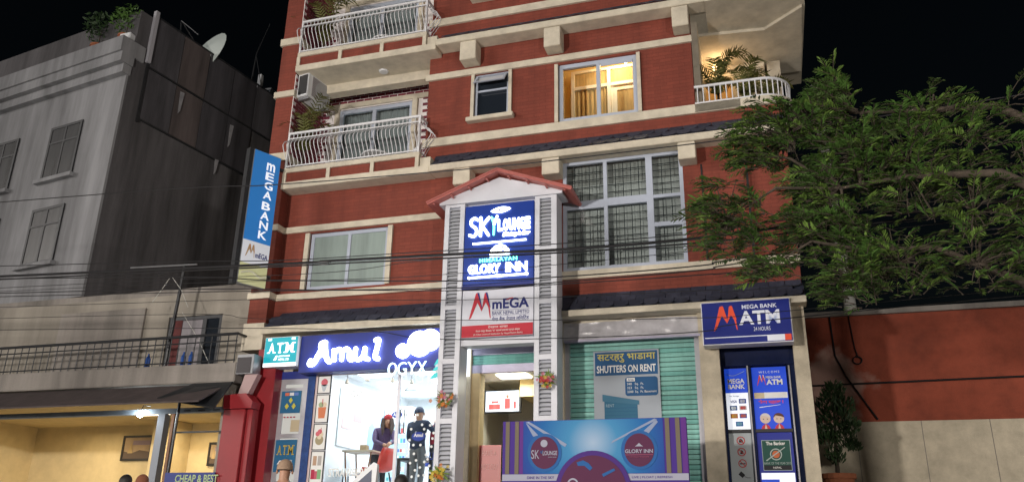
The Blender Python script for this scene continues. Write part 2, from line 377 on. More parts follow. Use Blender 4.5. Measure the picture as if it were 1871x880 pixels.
# recess of the left bay: brick back wall and brick reveal
WIN_R = {8.19: (-8.98, -6.98, 8.24, 10.56), 11.12: (-8.98, -6.98, 11.07, 13.4)}
brk = None; nb = 0
for z0, z1 in ((8.19, 11.05), (11.12, 14.3)):
    wr = WIN_R[z0]
    bw = holed(-9.40, -6.28, z0, z1, 1.0, 1.2, [(wr[0], wr[1], wr[2], wr[3])]).build('recess_wall', MORTAR, H)
    box('recess_end_wall', -6.28, -6.03, .25, 1.2, z0, z1, CREAM, H)
    pw, ph = .212, .083
    row = 0; z = z0+.03
    while z < z1-.06:
        x = -9.39-(pw/2 if row % 2 else 0)
        while x < -6.3:
            a, c = max(x, -9.395), min(x+pw-.016, -6.285)
            if c-a > .05 and not (c > wr[0]-.13 and a < wr[1]+.13 and z+ph > wr[2] and z < wr[3]+.14):
                if (z < 12.6 or z0 < 10) and nb < 290:
                    nb += 1; sx = (c-a)/(pw-.016)
                    if brk is None: brk = B().box(-(pw-.016)/2, (pw-.016)/2, -.014, 0, 0, ph-.015).build('brick', BRICKM, bw, origin=(0, 0, 0), bevel=.003); brk.location = Vector(((a+c)/2, 1.0, z))-ORG[bw.name]; brk.scale = (sx, 1, 1)
                    else:
                        o = shared(brk, 'brick', ((a+c)/2, 1.0+rnd.uniform(0, .004), z), bw, scale=(sx, 1, 1))
                        if rnd.random() < .45: o.material_slots[0].link = 'OBJECT'; o.material_slots[0].material = BRICKM2
            x += pw
        z += ph; row += 1
rv = B(); 
for z0, z1 in ((8.19, 10.87), (11.02, 14.3)):
    box('reveal_wall', -9.40, -9.385, -.249, 1.0, z0, z1, MORTAR, H)
    z = z0+.03; row = 0
    while z < z1-.06:
        y = -.24+(.1 if row % 2 else 0)
        while y < .9: rv.box(-9.39, -9.372, y, min(y+.196, .99), z, z+.068); y += .212
        z += .083; row += 1
rv.build('reveal_brickwork', BRICKM, H, kind='stuff')
for z in (10.58, 13.42): box('recess_lintel', -9.38, -6.29, .955, 1.0, z, z+.12, CREAM, H)
for z in (10.655, 13.45): box('ceiling_beam', -9.384, -6.281, .36, .60, z, z+.215, CREAM, H)
for z in (8.17, 11.06): box('recess_floor', -9.384, -6.281, .661, 1.0, z, z+.06, CREAM, H)

def window(name, x0, x1, z0, z1, y, t=.05, mull=(), trans=(), glass=GLASSD, trim=.07, sill=True, trimy=.05, label=None):
    """frame set into an opening at depth y; trim round the opening"""
    f = frame_b(x0+.003, x1-.003, z0+.003, z1-.003, t, y, y+.06).build(name, FRAME, H, label=label)
    xs = [x0+t]+[v for v in mull]+[x1-t]
    for v in mull: box('mullion', v-t*.45, v+t*.45, y+.002, y+.058, z0+t, z1-t, FRAME, f)
    prev = None
    for i in range(len(xs)-1):
        a = xs[i]+(t*.45 if i else 0); c = xs[i+1]-(t*.45 if i < len(xs)-2 else 0)
        zz = [z0+t]+list(trans[i] if i < len(trans) else ())+[z1-t]
        for j in range(len(zz)-1):
            if j: box('transom', a, c, y+.004, y+.056, zz[j]-t*.4, zz[j]+t*.4, FRAME, f)
            box('pane', a, c, y+.026, y+.034, zz[j]+(t*.4 if j else 0), zz[j+1]-(t*.4 if j < len(zz)-2 else 0), glass, f)
    if trim:
        q = trim
        box('window_trim', x0-q, x0, -trimy, .02, z0, z1, CREAM, f); box('window_trim', x1, x1+q, -trimy, .02, z0, z1, CREAM, f)
        if sill: box('sill', x0-q-.06, x1+q+.06, -.14, .06, z0-.09, z0, CREAM, f, bevel=.008)
    return f
# second floor small window with a top-hung vent, and the one above
for W, zt in ((WIN_S, 9.93), (WIN_T, 12.8)):
    f = window('small_window', *W, .03, .05, (), ((zt,),), GLASSD)
    x0, x1 = W[0]+.04, W[1]-.04
    v = B(); a = R(38)
    for (u0, u1, h0, h1) in ((x0, x1, 0, .045), (x0, x1, .30, .345), (x0, x0+.045, .045, .30), (x1-.045, x1, .045, .30)):
        pts = [(u0, -h0), (u1, -h0), (u1, -h1), (u0, -h1)]
        vs = []
        for dd in (0, .035):
            for px, hh in pts: vs.append((px, .02+hh*math.sin(a)*1.0-dd*math.cos(a)*.0-dd, W[3]-.04+hh*math.cos(a)))
        # hinged at the top, swinging out
        vs = [(p[0], .02-(W[3]-.04-p[2])*math.tan(a)*1.0-(.035 if i > 3 else 0), p[2]) for i, p in enumerate(vs)]
        v.add(vs, [(0,1,2,3),(7,6,5,4),(0,4,5,1),(1,5,6,2),(2,6,7,3),(3,7,4,0)])
    vf = v.build('vent_sash', FRAME, f)
    y1 = .02-.272*math.tan(a); B().add([(x0+.04, .0, W[3]-.075), (x1-.04, .0, W[3]-.075), (x1-.04, y1+.05, W[3]-.28), (x0+.04, y1+.05, W[3]-.28)], [(0,1,2,3)]).build('vent_pane', mat('frosted_pane', (.55, .56, .58), .4), f)
    box('room_back', W[0], W[1], .5, .52, W[2], W[3], BLACK, f)
# second floor lit window
f = window('lit_window', *WIN_L, .03, .085, (-2.655,), (), CLEAR, trim=.07, sill=False, label='sliding window lit warm from the room inside')
box('sash_frame', -2.60, -1.965, .015, .028, 10.10, 10.175, FRAME, f)
rm = B()
X0, X1, Z0, Z1, YB = -3.9, -1.5, 8.4, 10.94, 1.3
rm.add([(X0,.26,Z0),(X1,.26,Z0),(X1,YB,Z0),(X0,YB,Z0)], [(0,1,2,3)]); rm.add([(X0,.26,Z1),(X1,.26,Z1),(X1,YB,Z1),(X0,YB,Z1)], [(3,2,1,0)])
rm.add([(X0,YB,Z0),(X1,YB,Z0),(X1,YB,Z1),(X0,YB,Z1)], [(0,1,2,3)]); rm.add([(X0,.26,Z0),(X0,YB,Z0),(X0,YB,Z1),(X0,.26,Z1)], [(0,1,2,3)]); rm.add([(X1,.26,Z0),(X1,YB,Z0),(X1,YB,Z1),(X1,.26,Z1)], [(3,2,1,0)])
room = rm.build('lit_room', WARMW, H)
wd_ = mat('pale_door_frame', (.78, .70, .56), .5)
for x in (-3.37, -2.60): box('partition_post', x-.035, x+.035, .90, .97, Z0, 10.56, wd_, room)
box('partition_rail', -3.334, -2.636, .903, .967, 10.17, 10.24, wd_, room); box('partition_rail', -2.564, -1.55, .903, .967, 10.17, 10.24, wd_, room); box('partition_head', -3.40, -1.55, .90, .968, 10.561, 10.62, wd_, room)
cw = B()
for k in range(31):
    x = -3.334+k*.0225; y = .95+.016*math.sin(k*1.5); x2 = x+.0225; y2 = .95+.016*math.sin((k+1)*1.5)
    cw.add([(x,y,Z0),(x2,y2,Z0),(x2,y2,10.17),(x,y,10.17)], [(0,1,2,3)])
cw.build('curtain', CURTW, room, smooth=True)
dl = frame_b(-2.50, -1.86, Z0, 10.10, .07, .89, .93).build('door_leaf', wd_, room); box('door_panel', -2.43, -1.93, .905, .92, Z0, 10.03, CURTW, room)
box('upper_panel', -3.334, -2.636, .94, .95, 10.24, 10.56, CURTW, room); box('upper_panel', -2.564, -1.55, .94, .95, 10.24, 10.56, CURTW, room); box('side_panel', -2.564, -2.50, .94, .95, Z0, 10.17, wd_, room); box('side_panel', -1.86, -1.55, .94, .95, Z0, 10.17, wd_, room)
bulb = B().lathe([(.0, -.035), (.03, -.028), (.04, 0), (.03, .02)], (-2.19, .6, 10.50), 12).build('ceiling_bulb', glow('warm_bulb', (1, .9, .75), 30), room)
def lamp(name, loc, power, col, size=None, kind='POINT', parent=None, sy=None):
    d = bpy.data.lights.new(name, kind); d.energy = power; d.color = col
    if kind == 'AREA': d.shape = 'RECTANGLE'; d.size = size; d.size_y = sy or size
    else: d.shadow_soft_size = size or .06
    o = bpy.data.objects.new(name, d); place(o, loc, parent); return o
lamp('room_lamp', (-2.4, .58, 10.55), 22, (1, .76, .44), .10, parent=room)
# first floor plain sliding window
f = window('sliding_window', *WIN_F, .04, .075, (-7.86,), (), GLASSG, trim=.10, sill=False)
# first floor grille window
f = frame_b(WIN_G[0], WIN_G[1], WIN_G[2], WIN_G[3], .07, .01, .07).build('grille_window', FRAME, H)
for x0, x1 in ((-2.60, -2.53), (-1.80, -1.68)): box('mullion', x0, x1, .012, .068, 5.93, 8.00, FRAME, f)
for x0, x1, z0, z1 in ((-3.31, -2.6, 7.08, 7.24), (-2.53, -1.8, 7.10, 7.25), (-1.68, -1.19, 7.16, 7.22), (-1.68, -1.19, 6.60, 6.68)): box('transom', x0, x1, .014, .066, z0, z1, FRAME, f)
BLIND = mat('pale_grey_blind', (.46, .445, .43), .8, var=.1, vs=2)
for x0, x1, z0, z1 in ((-3.31, -2.6, 7.24, 8.0), (-3.31, -2.6, 5.93, 7.08), (-2.53, -1.8, 7.25, 8.0), (-2.53, -1.8, 5.93, 7.10), (-1.68, -1.19, 7.22, 8.0), (-1.68, -1.19, 6.68, 7.16), (-1.68, -1.19, 5.93, 6.60)):
    box('pane', x0, x1, .045, .05, z0, z1, CLEAR, f)
    g = B()
    nx = max(3, round((x1-x0)/.15)); nz = max(3, round((z1-z0)/.14))
    for i in range(1, nx): 
        x = x0+(x1-x0)*i/nx; g.box(x-.007, x+.007, .10, .109, z0, z1)
    for i in range(1, nz):
        z = z0+(z1-z0)*i/nz; g.box(x0, x1, .098, .107, z-.007, z+.007)
    g.build('grille', DARK, f)
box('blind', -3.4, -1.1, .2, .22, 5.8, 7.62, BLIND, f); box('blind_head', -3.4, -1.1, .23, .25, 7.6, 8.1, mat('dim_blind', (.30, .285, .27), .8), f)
# recess windows with curtains
for z0 in (8.19, 11.12):
    x0, x1, a, c = WIN_R[z0]
    f = frame_b(x0+.06, x1-.10, a, c-.03, .085, .99, 1.06).build('balcony_door', FRAME, H)
    box('mullion', -8.09, -8.0, .992, 1.055, a+.085, c-.115, FRAME, f)
    box('pane', -8.835, -8.09, 1.02, 1.03, a+.085, c-.115, CLEAR, f); box('pane', -8.0, -7.165, 1.02, 1.03, a+.085, c-.115, CLEAR, f)
    cw = B()
    for k in range(110):
        x = -8.9+k*.018; y = 1.22+.022*math.sin(k*1.35); x2 = x+.018; y2 = 1.22+.022*math.sin((k+1)*1.35)
        cw.add([(x,y,a),(x2,y2,a),(x2,y2,c),(x,y,c)], [(0,1,2,3)])
    cw.build('curtain', CURT, f, smooth=True)
    box('window_trim', x0-.05, x0+.06, .93, 1.0, a, c+.02, CREAM, f); box('window_trim', x1-.10, x1+.02, .93, 1.0, a, c+.02, CREAM, f)
# right balcony: recessed corner, curved rail, soffit of the floor above
def arc(x_straight, y, r, n=10, end=1.2, x0=-.82):
    pts = [(x0, y), (x_straight, y)]
    for i in range(1, n+1):
        a = -PI/2+PI/2*i/n; pts.append((x_straight+r*math.cos(a), y+r+r*math.sin(a)))
    pts.append((x_straight+r, y+r+end)); return pts
pl = arc(.40, -.05, .58, 12, 1.6); poly = pl+[(-.82, pl[-1][1])]
B().prism(poly, 8.77, 8.945, 'z').build('corner_balcony_slab', CREAM, H)
pl2 = arc(.72, -.36, .62, 12, 3.0, -.50); poly = pl2+[(-.50, pl2[-1][1])]
B().prism(poly, 10.95, 11.11, 'z').build('upper_balcony_slab', CREAM, H)
for (z0, z1) in ((11.11, 11.5),):
    pb = arc(.70, -.30, .58, 12, 2.8, -.50); pc = arc(.70, -.20, .48, 12, 2.8, -.50)
    B().prism(pb+pc[::-1], z0, z1, 'z').build('upper_balcony_parapet', CREAM, H)
rl = B().tube([(x, y+.05, 9.34) for x, y in arc(.38, -.03, .52, 12, 1.2)], .028, 8).build('corner_railing', WHITEM, H, smooth=True)
B().tube([(x, y+.05, 8.99) for x, y in arc(.38, -.03, .52, 12, 1.2)], .022, 8).build('bottom_rail', WHITEM, rl, smooth=True)
path = [Vector((x, y+.05, 0)) for x, y in arc(.38, -.03, .52, 12, 1.2)]
acc = 0; want = .06; cb = None
for i in range(len(path)-1):
    L_ = (path[i+1]-path[i]).length
    while want < acc+L_:
        p = path[i].lerp(path[i+1], (want-acc)/L_)
        if cb is None: cb = B().tube([(0, 0, 8.99), (0, 0, 9.34)], .012, 6).build('baluster', WHITEM, rl, origin=(0, 0, 8.99), smooth=True); cb.location = Vector((p.x, p.y, 8.99))-ORG[rl.name]
        else: shared(cb, 'baluster', (p.x, p.y, 8.99), rl)
        want += .105
    acc += L_
box('recess_side_wall', -.82, -.70, .252, 2.4, 8.94, 10.95, CREAM, H)
holed(-.70, .55, 8.94, 10.95, 2.0, 2.2, [(-.70, -.16, 8.94, 10.62)]).build('corner_recess_wall', CREAM, H)
B().prism([(-.70, .70), (.58, .82), (1.28, .22), (1.32, 2.6), (-.70, 2.6)], 10.885, 10.949, 'z').build('corner_recess_ceiling', CREAM, H)
box('corner_column', .60, .86, 1.9, 2.2, 8.94, 10.80, CREAM, H)
pr = B(); pr.add([(-.70,2.2,8.9),(-.16,2.2,8.9),(-.16,2.2,10.8),(-.70,2.2,10.8)], [(0,1,2,3)]); pr.build('passage_wall', mat('orange_lit_wall', (.62, .40, .16), .8, var=.05), H)
wl = B().lathe([(.0, -.08), (.05, -.06), (.065, 0), (.03, .05)], (-.45, 1.85, 10.83), 12).build('wall_lamp', glow('amber_bulb', (1, .62, .25), 6), H)
lamp('wall_lamp_light', (-.40, 1.55, 10.62), 4.5, (1, .66, .34), .08, parent=wl)
# ceiling lamp disc under the upper balcony
B().lathe([(.0, -.035), (.09, -.03), (.11, 0)], (-7.45, .15, 10.869), 18).build('ceiling_disc_lamp', PLASTW, H, smooth=True)
# ground floor piers, shop dividers, slabs
box('ground_slab', -9.02, .69, 0.02, 5.0, 1.75, FLOOR, PAVE, H); box('ground_front', -9.83, .75, -.40, .02, .1, FLOOR-.004, PAVE, H)
box('first_slab', -9.40, .70, .02, 5.0, 4.66, 4.9, CREAM, H); box('shop_lintel', -9.02, .70, .03, .25, 4.9, 5.02, CREAM, H)
box('pier', -5.41, -5.11, -.02, .3, FLOOR, 4.66, CREAMD, H); box('pier', -3.72, -3.37, -.02, .3, FLOOR, 4.925, CREAMD, H)
box('pier', -1.02, -.70, -.06, .3, FLOOR, 4.925, CREAMD, H); box('pier', .475, .70, -.10, .4, FLOOR, 4.925, CREAMD, H)
box('blue_pier', -8.44, -8.285, -.03, .1, FLOOR, 4.66, mat('blue_tile_cladding', (.02, .06, .22), .25, var=.35, vs=8, coat=.4), H)
box('blue_lintel', -9.03, -8.441, -.028, .1, 4.10, 4.25, BLUEP, H)
for xa in (-8.36, -5.55, -3.55, -.90): box('shop_divider', xa-.05, xa+.05, .3, 5.0, FLOOR, 4.66, WHITEW, H)
box('drain_pipe', -.02, .02, -.10, -.06, 5.45, 8.04, BLACK, H); box('wall_joint', -.80, -.77, -.012, 0, 5.86, 7.72, BLACK, H)

# ------------------------------------------------------------------ ice cream shop (ground floor, left)
LAMPW = glow('cool_ceiling_panel', (.92, .97, 1.0), 2)
shop = B()
a0, a1, yb, zc = -8.31, -5.60, 4.4, 4.36
shop.add([(a0,.1,zc),(a1,.1,zc),(a1,yb,zc),(a0,yb,zc)], [(3,2,1,0)]); shop.add([(a0,yb,FLOOR),(a1,yb,FLOOR),(a1,yb,zc),(a0,yb,zc)], [(0,1,2,3)])
shop.add([(a0,.1,FLOOR+.004),(a1,.1,FLOOR+.004),(a1,yb,FLOOR+.004),(a0,yb,FLOOR+.004)], [(0,1,2,3)])
shop.add([(a0+.002,.1,FLOOR),(a0+.002,yb,FLOOR),(a0+.002,yb,zc),(a0+.002,.1,zc)], [(0,1,2,3)]); shop.add([(a1-.002,.1,FLOOR),(a1-.002,yb,FLOOR),(a1-.002,yb,zc),(a1-.002,.1,zc)], [(3,2,1,0)])
sh = shop.build('shop_room', WHITEW, H)
for y in (1.0, 2.2, 3.4):
    for x in (-7.6, -6.4): box('ceiling_light', x-.3, x+.3, y-.3, y+.3, zc-.03, zc-.004, LAMPW, sh)
lamp('shop_ceiling_lamp', (-7.0, 2.2, 4.28), 72, (.93, .97, 1), 2.2, 'AREA', sh, 3.0)
sf = frame_b(-8.28, -5.42, FLOOR, 4.20, .05, -.01, .05).build('shop_front', mat('pinkish_frame', (.60, .48, .48), .5), H)
box('pane', -7.93, -6.56, .015, .025, FLOOR+.05, 4.15, CLEAR, sf); box('door_pane', -6.50, -5.47, .015, .025, FLOOR+.05, 4.15, CLEAR, sf); box('mullion', -6.56, -6.50, 0, .04, FLOOR+.05, 4.15, SILVER, sf)
box('poster_board', -8.23, -7.94, .0, .02, FLOOR+.05, 4.15, PLASTW, sf)
for x in (-6.44, -6.36): 
    hd = B().tube([(x, -.012, 3.02), (x, -.06, 3.04), (x, -.06, 3.44), (x, -.012, 3.46)], .012, 6).build('door_handle', DARK, sf)
# posters on the left edge of the shop window
po = [(3.80, 4.14), (3.25, 3.78), (2.75, 3.23), (2.16, 2.73)]
W_ = flat('white', (.78, .78, .76)); K_ = flat('black', (.015, .015, .02))
TXT = ['top menu poster with a pink sundae beside the shop window', 'menu poster of an orange tub sundae beside the shop window', 'menu poster of a berry cone beside the shop window', 'lowest menu poster with packs of ice cream beside the shop window']
for i, (z0, z1) in enumerate(po):
    p = thing('menu_poster', TXT[i], 'poster', (-8.09, -.03, z0), 'menu posters in a column')
    frame_b(-8.225, -7.945, z0, z1, .012, -.028, -.002).build('frame', K_, p); box('sheet', -8.213, -7.957, -.02, -.003, z0+.012, z1-.012, W_, p)
    c = -8.085; h = z1-z0; y = -.021
    if i == 0:
        B().disc(c, z0+h*.62, .07, y-.003, y).build('scoop', flat('pink', (.6, .13, .16)), p); B().prism([(c-.07, z0+h*.5), (c+.07, z0+h*.5), (c+.02, z0+h*.12), (c-.02, z0+h*.12)], y-.003, y).build('glass_cup', flat('paleblue', (.45, .5, .55)), p)
    elif i == 1:
        B().prism([(c-.085, z0+h*.55), (c+.085, z0+h*.55), (c+.065, z0+h*.16), (c-.065, z0+h*.16)], y-.003, y).build('tub', flat('orange', (.62, .20, .09)), p)
        B().disc(c-.03, z0+h*.64, .05, y-.005, y-.003).build('scoop', flat('pistachio', (.35, .42, .25)), p); B().disc(c+.045, z0+h*.64, .045, y-.005, y-.003).build('scoop', flat('cream', (.7, .6, .45)), p); B().box(c-.008, c+.008, y-.006, y-.0055, z0+h*.68, z0+h*.84).build('wafer', flat('pink', (.6, .13, .16)), p)
    elif i == 2:
        B().disc(c, z0+h*.38, .085, y-.003, y, rz=.09).build('bowl', flat('olive', (.35, .30, .18)), p)
        for dx, dz, n in ((-.04, .62, 'pink'), (.03, .6, 'cream'), (0, .5, 'cream'), (.0, .7, 'pink')): B().disc(c+dx, z0+h*dz, .045, y-.006-dz*.002, y-.004).build('scoop', flat(n, (.6, .2, .2)), p)
        B().box(c+.02, c+.03, y-.008, y-.0075, z0+h*.62, z0+h*.85).build('straw', flat('berry', (.4, .02, .06)), p)
    else:
        for dx, dz, hh, n, cc in ((-.06, .55, .3, 'tan', (.45, .3, .2)), (.04, .55, .3, 'greyprint', (.4, .38, .36)), (-.08, .12, .3, 'berry', (.4, .02, .06)), (-.02, .12, .25, 'rose', (.5, .1, .15)), (.05, .12, .3, 'leafy', (.2, .4, .2))):
            B().box(c+dx-.03, c+dx+.045, y-.003-.001*abs(dx)*10, y, z0+h*dz, z0+h*(dz+hh)).build('pack', flat(n, cc), p)
# wall poster inside, fridge, furniture
wp = thing('wall_poster', 'large pale poster with blurred blue and pink figures inside the ice cream shop', 'poster', (-8.28, 2.3, 2.95))
box('sheet', -8.295, -8.28, 1.0, 3.9, 2.95, 4.1, flat('palegrey', (.62, .64, .66)), wp)
for y, z, r, n, c in ((1.35, 3.62, .22, 'palepink', (.62, .42, .42)), (1.8, 3.75, .18, 'palered', (.6, .3, .3)), (2.5, 3.3, .2, 'paleindigo', (.3, .42, .6)), (3.1, 3.5, .25, 'paleindigo', (.3, .42, .6)), (3.6, 3.3, .18, 'palelime', (.5, .55, .4))):
    B().prism([(y-r, z-r*1.4), (y+r, z-r*1.4), (y+r*.8, z+r*.9), (y, z+r*1.5), (y-r*.8, z+r*.9)], -8.279+r*.01, -8.275+r*.012, 'x').build('figure_print', flat(n, c), wp)
fr = thing('display_fridge', 'tall glass door drinks fridge with a blue oval badge inside the ice cream shop', 'fridge', (-8.0, 3.3, FLOOR))
box('cabinet', -8.27, -7.62, 3.06, 3.7, FLOOR+.03, 4.02, PLASTW, fr, bevel=.015); frame_b(-8.25, -7.64, FLOOR+.2, 3.62, .05, 3.03, 3.058).build('door_frame', SILVER, fr)
box('door_glass', -8.20, -7.69, 3.036, 3.05, FLOOR+.25, 3.57, mat('fridge_interior', (.30, .42, .44), .2, emit=(.5, .8, .85), es=.35), fr)
box('header', -8.25, -7.64, 3.03, 3.057, 3.66, 4.0, mat('lit_header', (.8, .82, .84), .4, emit=(.9, .95, 1), es=.5), fr)
for k in range(6):
    z = FLOOR+.45+k*.2
    box('shelf', -8.2, -7.69, 3.028, 3.034, z, z+.012, WHITEM, fr)
    for j in range(7): box('carton', -8.18+j*.07, -8.13+j*.07, 3.026, 3.033, z+.012, z+.012+.07+.05*((j*3+k) % 3)/2, flat(('white', 'teal', 'pack_blue', 'pack_red')[(j+k*2) % 4], ((.75, .75, .75), (.08, .4, .42), (.1, .15, .4), (.5, .08, .08))[(j+k*2) % 4]), fr)
OVAL = flat('indigo', (.012, .03, .19))
B().disc(-7.945, 3.83, .13, 3.022, 3.029, rz=.075).build('oval_badge', OVAL, fr); text('badge_text', 'Amul', -8.03, -7.86, 3.80, 3.87, 3.021, W_, fr)
def chair(label, loc, rz, shell, name='shell_chair'):
    c = thing(name, label, 'chair', loc, rot=rz)
    b = B(); n = 9; prof = [(-.20, .42), (-.17, .455), (-.05, .44), (.10, .44), (.19, .47), (.235, .56), (.26, .70), (.285, .83)]
    for i, (y, z) in enumerate(prof):
        wd = .21+.03*math.sin(i/7*PI)-(.04 if i == 7 else 0)
        for j in range(n):
            u = -1+2*j/(n-1); k = abs(u)**2.5
            b.v.append(Vector((u*wd, y-(.05*k if i > 4 else 0), z+(.055*k if 0 < i < 5 else 0))))
    for i in range(len(prof)-1):
        for j in range(n-1): b.f.append((i*n+j, i*n+j+1, (i+1)*n+j+1, (i+1)*n+j)); b.mi.append(0)
    s = b.build('seat_shell', shell, c, smooth=True); md = s.modifiers.new('solid', 'SOLIDIFY'); md.thickness = .018
    for sx in (-1, 1):
        for y in (-.13, .14): B().tube([(sx*.14, y, .43), (sx*.21, y*1.5, 0)], .014, 6).build('leg', DARK, c)
    return c
ch = chair('red moulded chair under the leaning woman in the shop', (-7.34, 1.0, FLOOR+.005), R(-105), mat('red_plastic', (.52, .035, .02), .35)); ch.scale = (1.1, 1.1, 1.1)
chair('white moulded chair left of the small shop table', (-8.12, 1.2, FLOOR+.005), R(60), PLASTW)
tbt = thing('shop_table', 'small pale top table with thin splayed legs beside the white shop chair', 'table', (-7.68, 1.0, FLOOR+.004))
box('table_top', -8.0, -7.34, .72, 1.28, 2.79, 2.825, mat('pale_wood', (.5, .42, .32), .5, var=.15), tbt, bevel=.008)
for x in (-7.95, -7.39):
    for y in (.77, 1.23): B().tube([(x, y, 2.79), (x+(.1 if x < -7.6 else -.1), y, FLOOR+.004)], .016, 6).build('leg', WOOD, tbt)
bx = box('napkin_box', -7.72, -7.58, .92, 1.05, 2.8255, 2.94, mat('cork', (.34, .25, .15), .8), None, bevel=.006, label='brown napkin box on the small shop table', cat='box')
t2 = thing('black_table', 'black square table right of the red shop chair', 'table', (-6.85, 1.9, FLOOR+.004))
box('table_top', -7.25, -6.45, 1.6, 2.2, 2.70, 2.75, BLACK, t2, bevel=.008)
for x in (-7.2, -6.5):
    for y in (1.65, 2.15): box('leg', x-.03, x+.03, y-.03, y+.03, FLOOR+.004, 2.70, BLACK, t2)
ct = thing('shop_counter', 'white serving counter with an indigo stripe at the back of the shop', 'counter', (-6.5, 3.6, FLOOR))
box('counter_body', -7.45, -5.65, 3.3, 3.9, FLOOR+.005, 2.95, PLASTW, ct, bevel=.01); box('stripe', -7.44, -5.66, 3.285, 3.299, 2.95-.22, 2.95-.04, OVAL, ct); box('counter_top', -7.47, -5.63, 3.27, 3.92, 2.951, 2.99, WHITEM, ct)
rb = box('red_crate', -7.1, -6.75, 2.6, 2.9, FLOOR+.005, 2.25, mat('red_card', (.5, .04, .04), .6), None, bevel=.01, label='red crate on the shop floor behind the black table', cat='crate')
# things on the glass
st_ = thing('dot_stickers', 'white round dot stickers scattered over the shop glass door', 'stickers', (-6.1, .01, 2.2))
DOTS = [(-6.358, 3.358), (-6.129, 3.351), (-6.188, 3.244), (-6.243, 3.098), (-6.142, 3.028), (-5.985, 3.093), (-5.871, 3.159), (-6.263, 2.904), (-6.032, 3.172), (-6.263, 2.74), (-6.182, 2.815), (-5.937, 3.004), (-6.043, 2.813), (-5.816, 2.925), (-5.927, 2.639), (-6.113, 2.546), (-6.031, 2.422), (-6.123, 2.375), (-6.18, 2.263), (-5.95, 2.29), (-5.853, 2.449), (-5.829, 2.781), (-6.288, 2.625), (-5.891, 2.563), (-5.8, 3.021), (-6.227, 2.5), (-6.054, 2.281), (-5.952, 2.516), (-5.826, 2.336), (-6.162, 2.661)]
dproto = None
for x, z in DOTS:
    if dproto is None: dproto = B().disc(0, 0, .024, -.002, .0, 12).build('dot', W_, st_, origin=(0, 0, 0)); dproto.location = Vector((x, .0145, z))-ORG[st_.name]
    else: shared(dproto, 'dot', (x, .0145, z), st_)
ov = thing('oval_sticker', 'indigo oval brand sticker on the shop glass door', 'sticker', (-6.09, .01, 2.9))
B().disc(-6.09, 2.965, .135, .010, .0145, rz=.085).build('oval', OVAL, ov); B().disc(-6.09, 2.965, .12, .0085, .0098, rz=.072).build('inner_oval', flat('indigo_light', (.02, .05, .3)), ov); text('oval_text', 'Amul', -6.18, -6.0, 2.955, 3.02, .008, W_, ov, bold=.02)
text('window_lettering', 'UL', -5.86, -5.70, 2.55, 2.68, .0145, OVAL, None, label='blue capital letters low on the shop glass door', bold=.02)['category'] = 'lettering'
text('window_lettering', 'STRAWBERRY', -7.85, -6.95, 2.27, 2.42, .0145, W_, None, label='white lettering low on the shop window pane', bold=.02)['category'] = 'lettering'
text('window_lettering', 'CO', -7.52, -7.28, 3.72, 3.84, .0145, W_, None, label='two white capital letters high on the shop window pane', bold=.02)['category'] = 'lettering'
for i, (x, z) in enumerate(((-8.106, 4.155), (-7.657, 4.193), (-7.1, 4.139), (-6.684, 4.101))):
    pe = thing('pendant_lamp', ('leftmost hanging pendant in the shop window', 'second hanging pendant from the left in the shop', 'third hanging pendant from the left in the shop', 'rightmost hanging pendant beside the shop door')[i], 'pendant', (x, .9, z), 'pendants in the ice cream shop')
    B().tube([(x, .9, z+.08), (x, .9, 4.355)], .006, 5).build('cord', BLACK, pe); B().lathe([(.0, .09), (.02, .08), (.045, .0), (.04, 0), (.0, .05)], (x, .9, z), 12).build('shade', mat('pendant_bronze', (.25, .2, .15), .5), pe)
tri = thing('hanging_triangle', 'thin dark triangle ornament hanging inside the shop door', 'ornament', (-6.2, .6, 3.9))
tx = [(-6.679, 3.91), (-6.438, 3.912), (-6.55, 4.054)]
B().tube([(x, .6, z) for x, z in tx+[tx[0]]], .008, 6).build('rods', DARK, tri); B().tube([(tx[2][0], .6, tx[2][1]), (tx[2][0], .6, 4.355)], .004, 5).build('cord', BLACK, tri)

# shop sign: blue panel with glowing letters
AM = thing('shop_sign', 'blue illuminated ice cream shop sign with white glowing script letters', 'sign', (-7.0, -.3, 4.14))
box('sign_panel', -8.50, -5.55, -.33, -.06, 4.15, 4.87, BLUEP, AM, bevel=.008)
GW = glow('white_neon', (.86, .93, 1.0), 5); GSOFT = glow('pale_logo_glow', (.80, .90, 1.0), 2.2)
def neon(pts, r, name='letter'): return B().tube(pts, r, 8).build(name, GW, AM, smooth=True)
def stroke(pl, r, name='letter', y=-.375, mt=None, par=None):
    """rounded stroke through (x,z) points"""
    p = [Vector((x, y, z)) for x, z in pl]; out = []
    if len(p) > 2:
        q = [p[0]]+p+[p[-1]]
        for i in range(1, len(q)-2):
            for k in range(5):
                t = k/5; a, b_, c, d = q[i-1], q[i], q[i+1], q[i+2]
                out.append(.5*((2*b_)+(c-a)*t+(2*a-5*b_+4*c-d)*t*t+(3*b_-a-3*c+d)*t**3))
        out.append(p[-1])
    else: out = p
    b = B().tube(out, r, 8)
    for e in (out[0], out[-1]): b.ell(e, r, r, r, 8, 6)
    return b.build(name, mt or GW, par or AM, smooth=True)
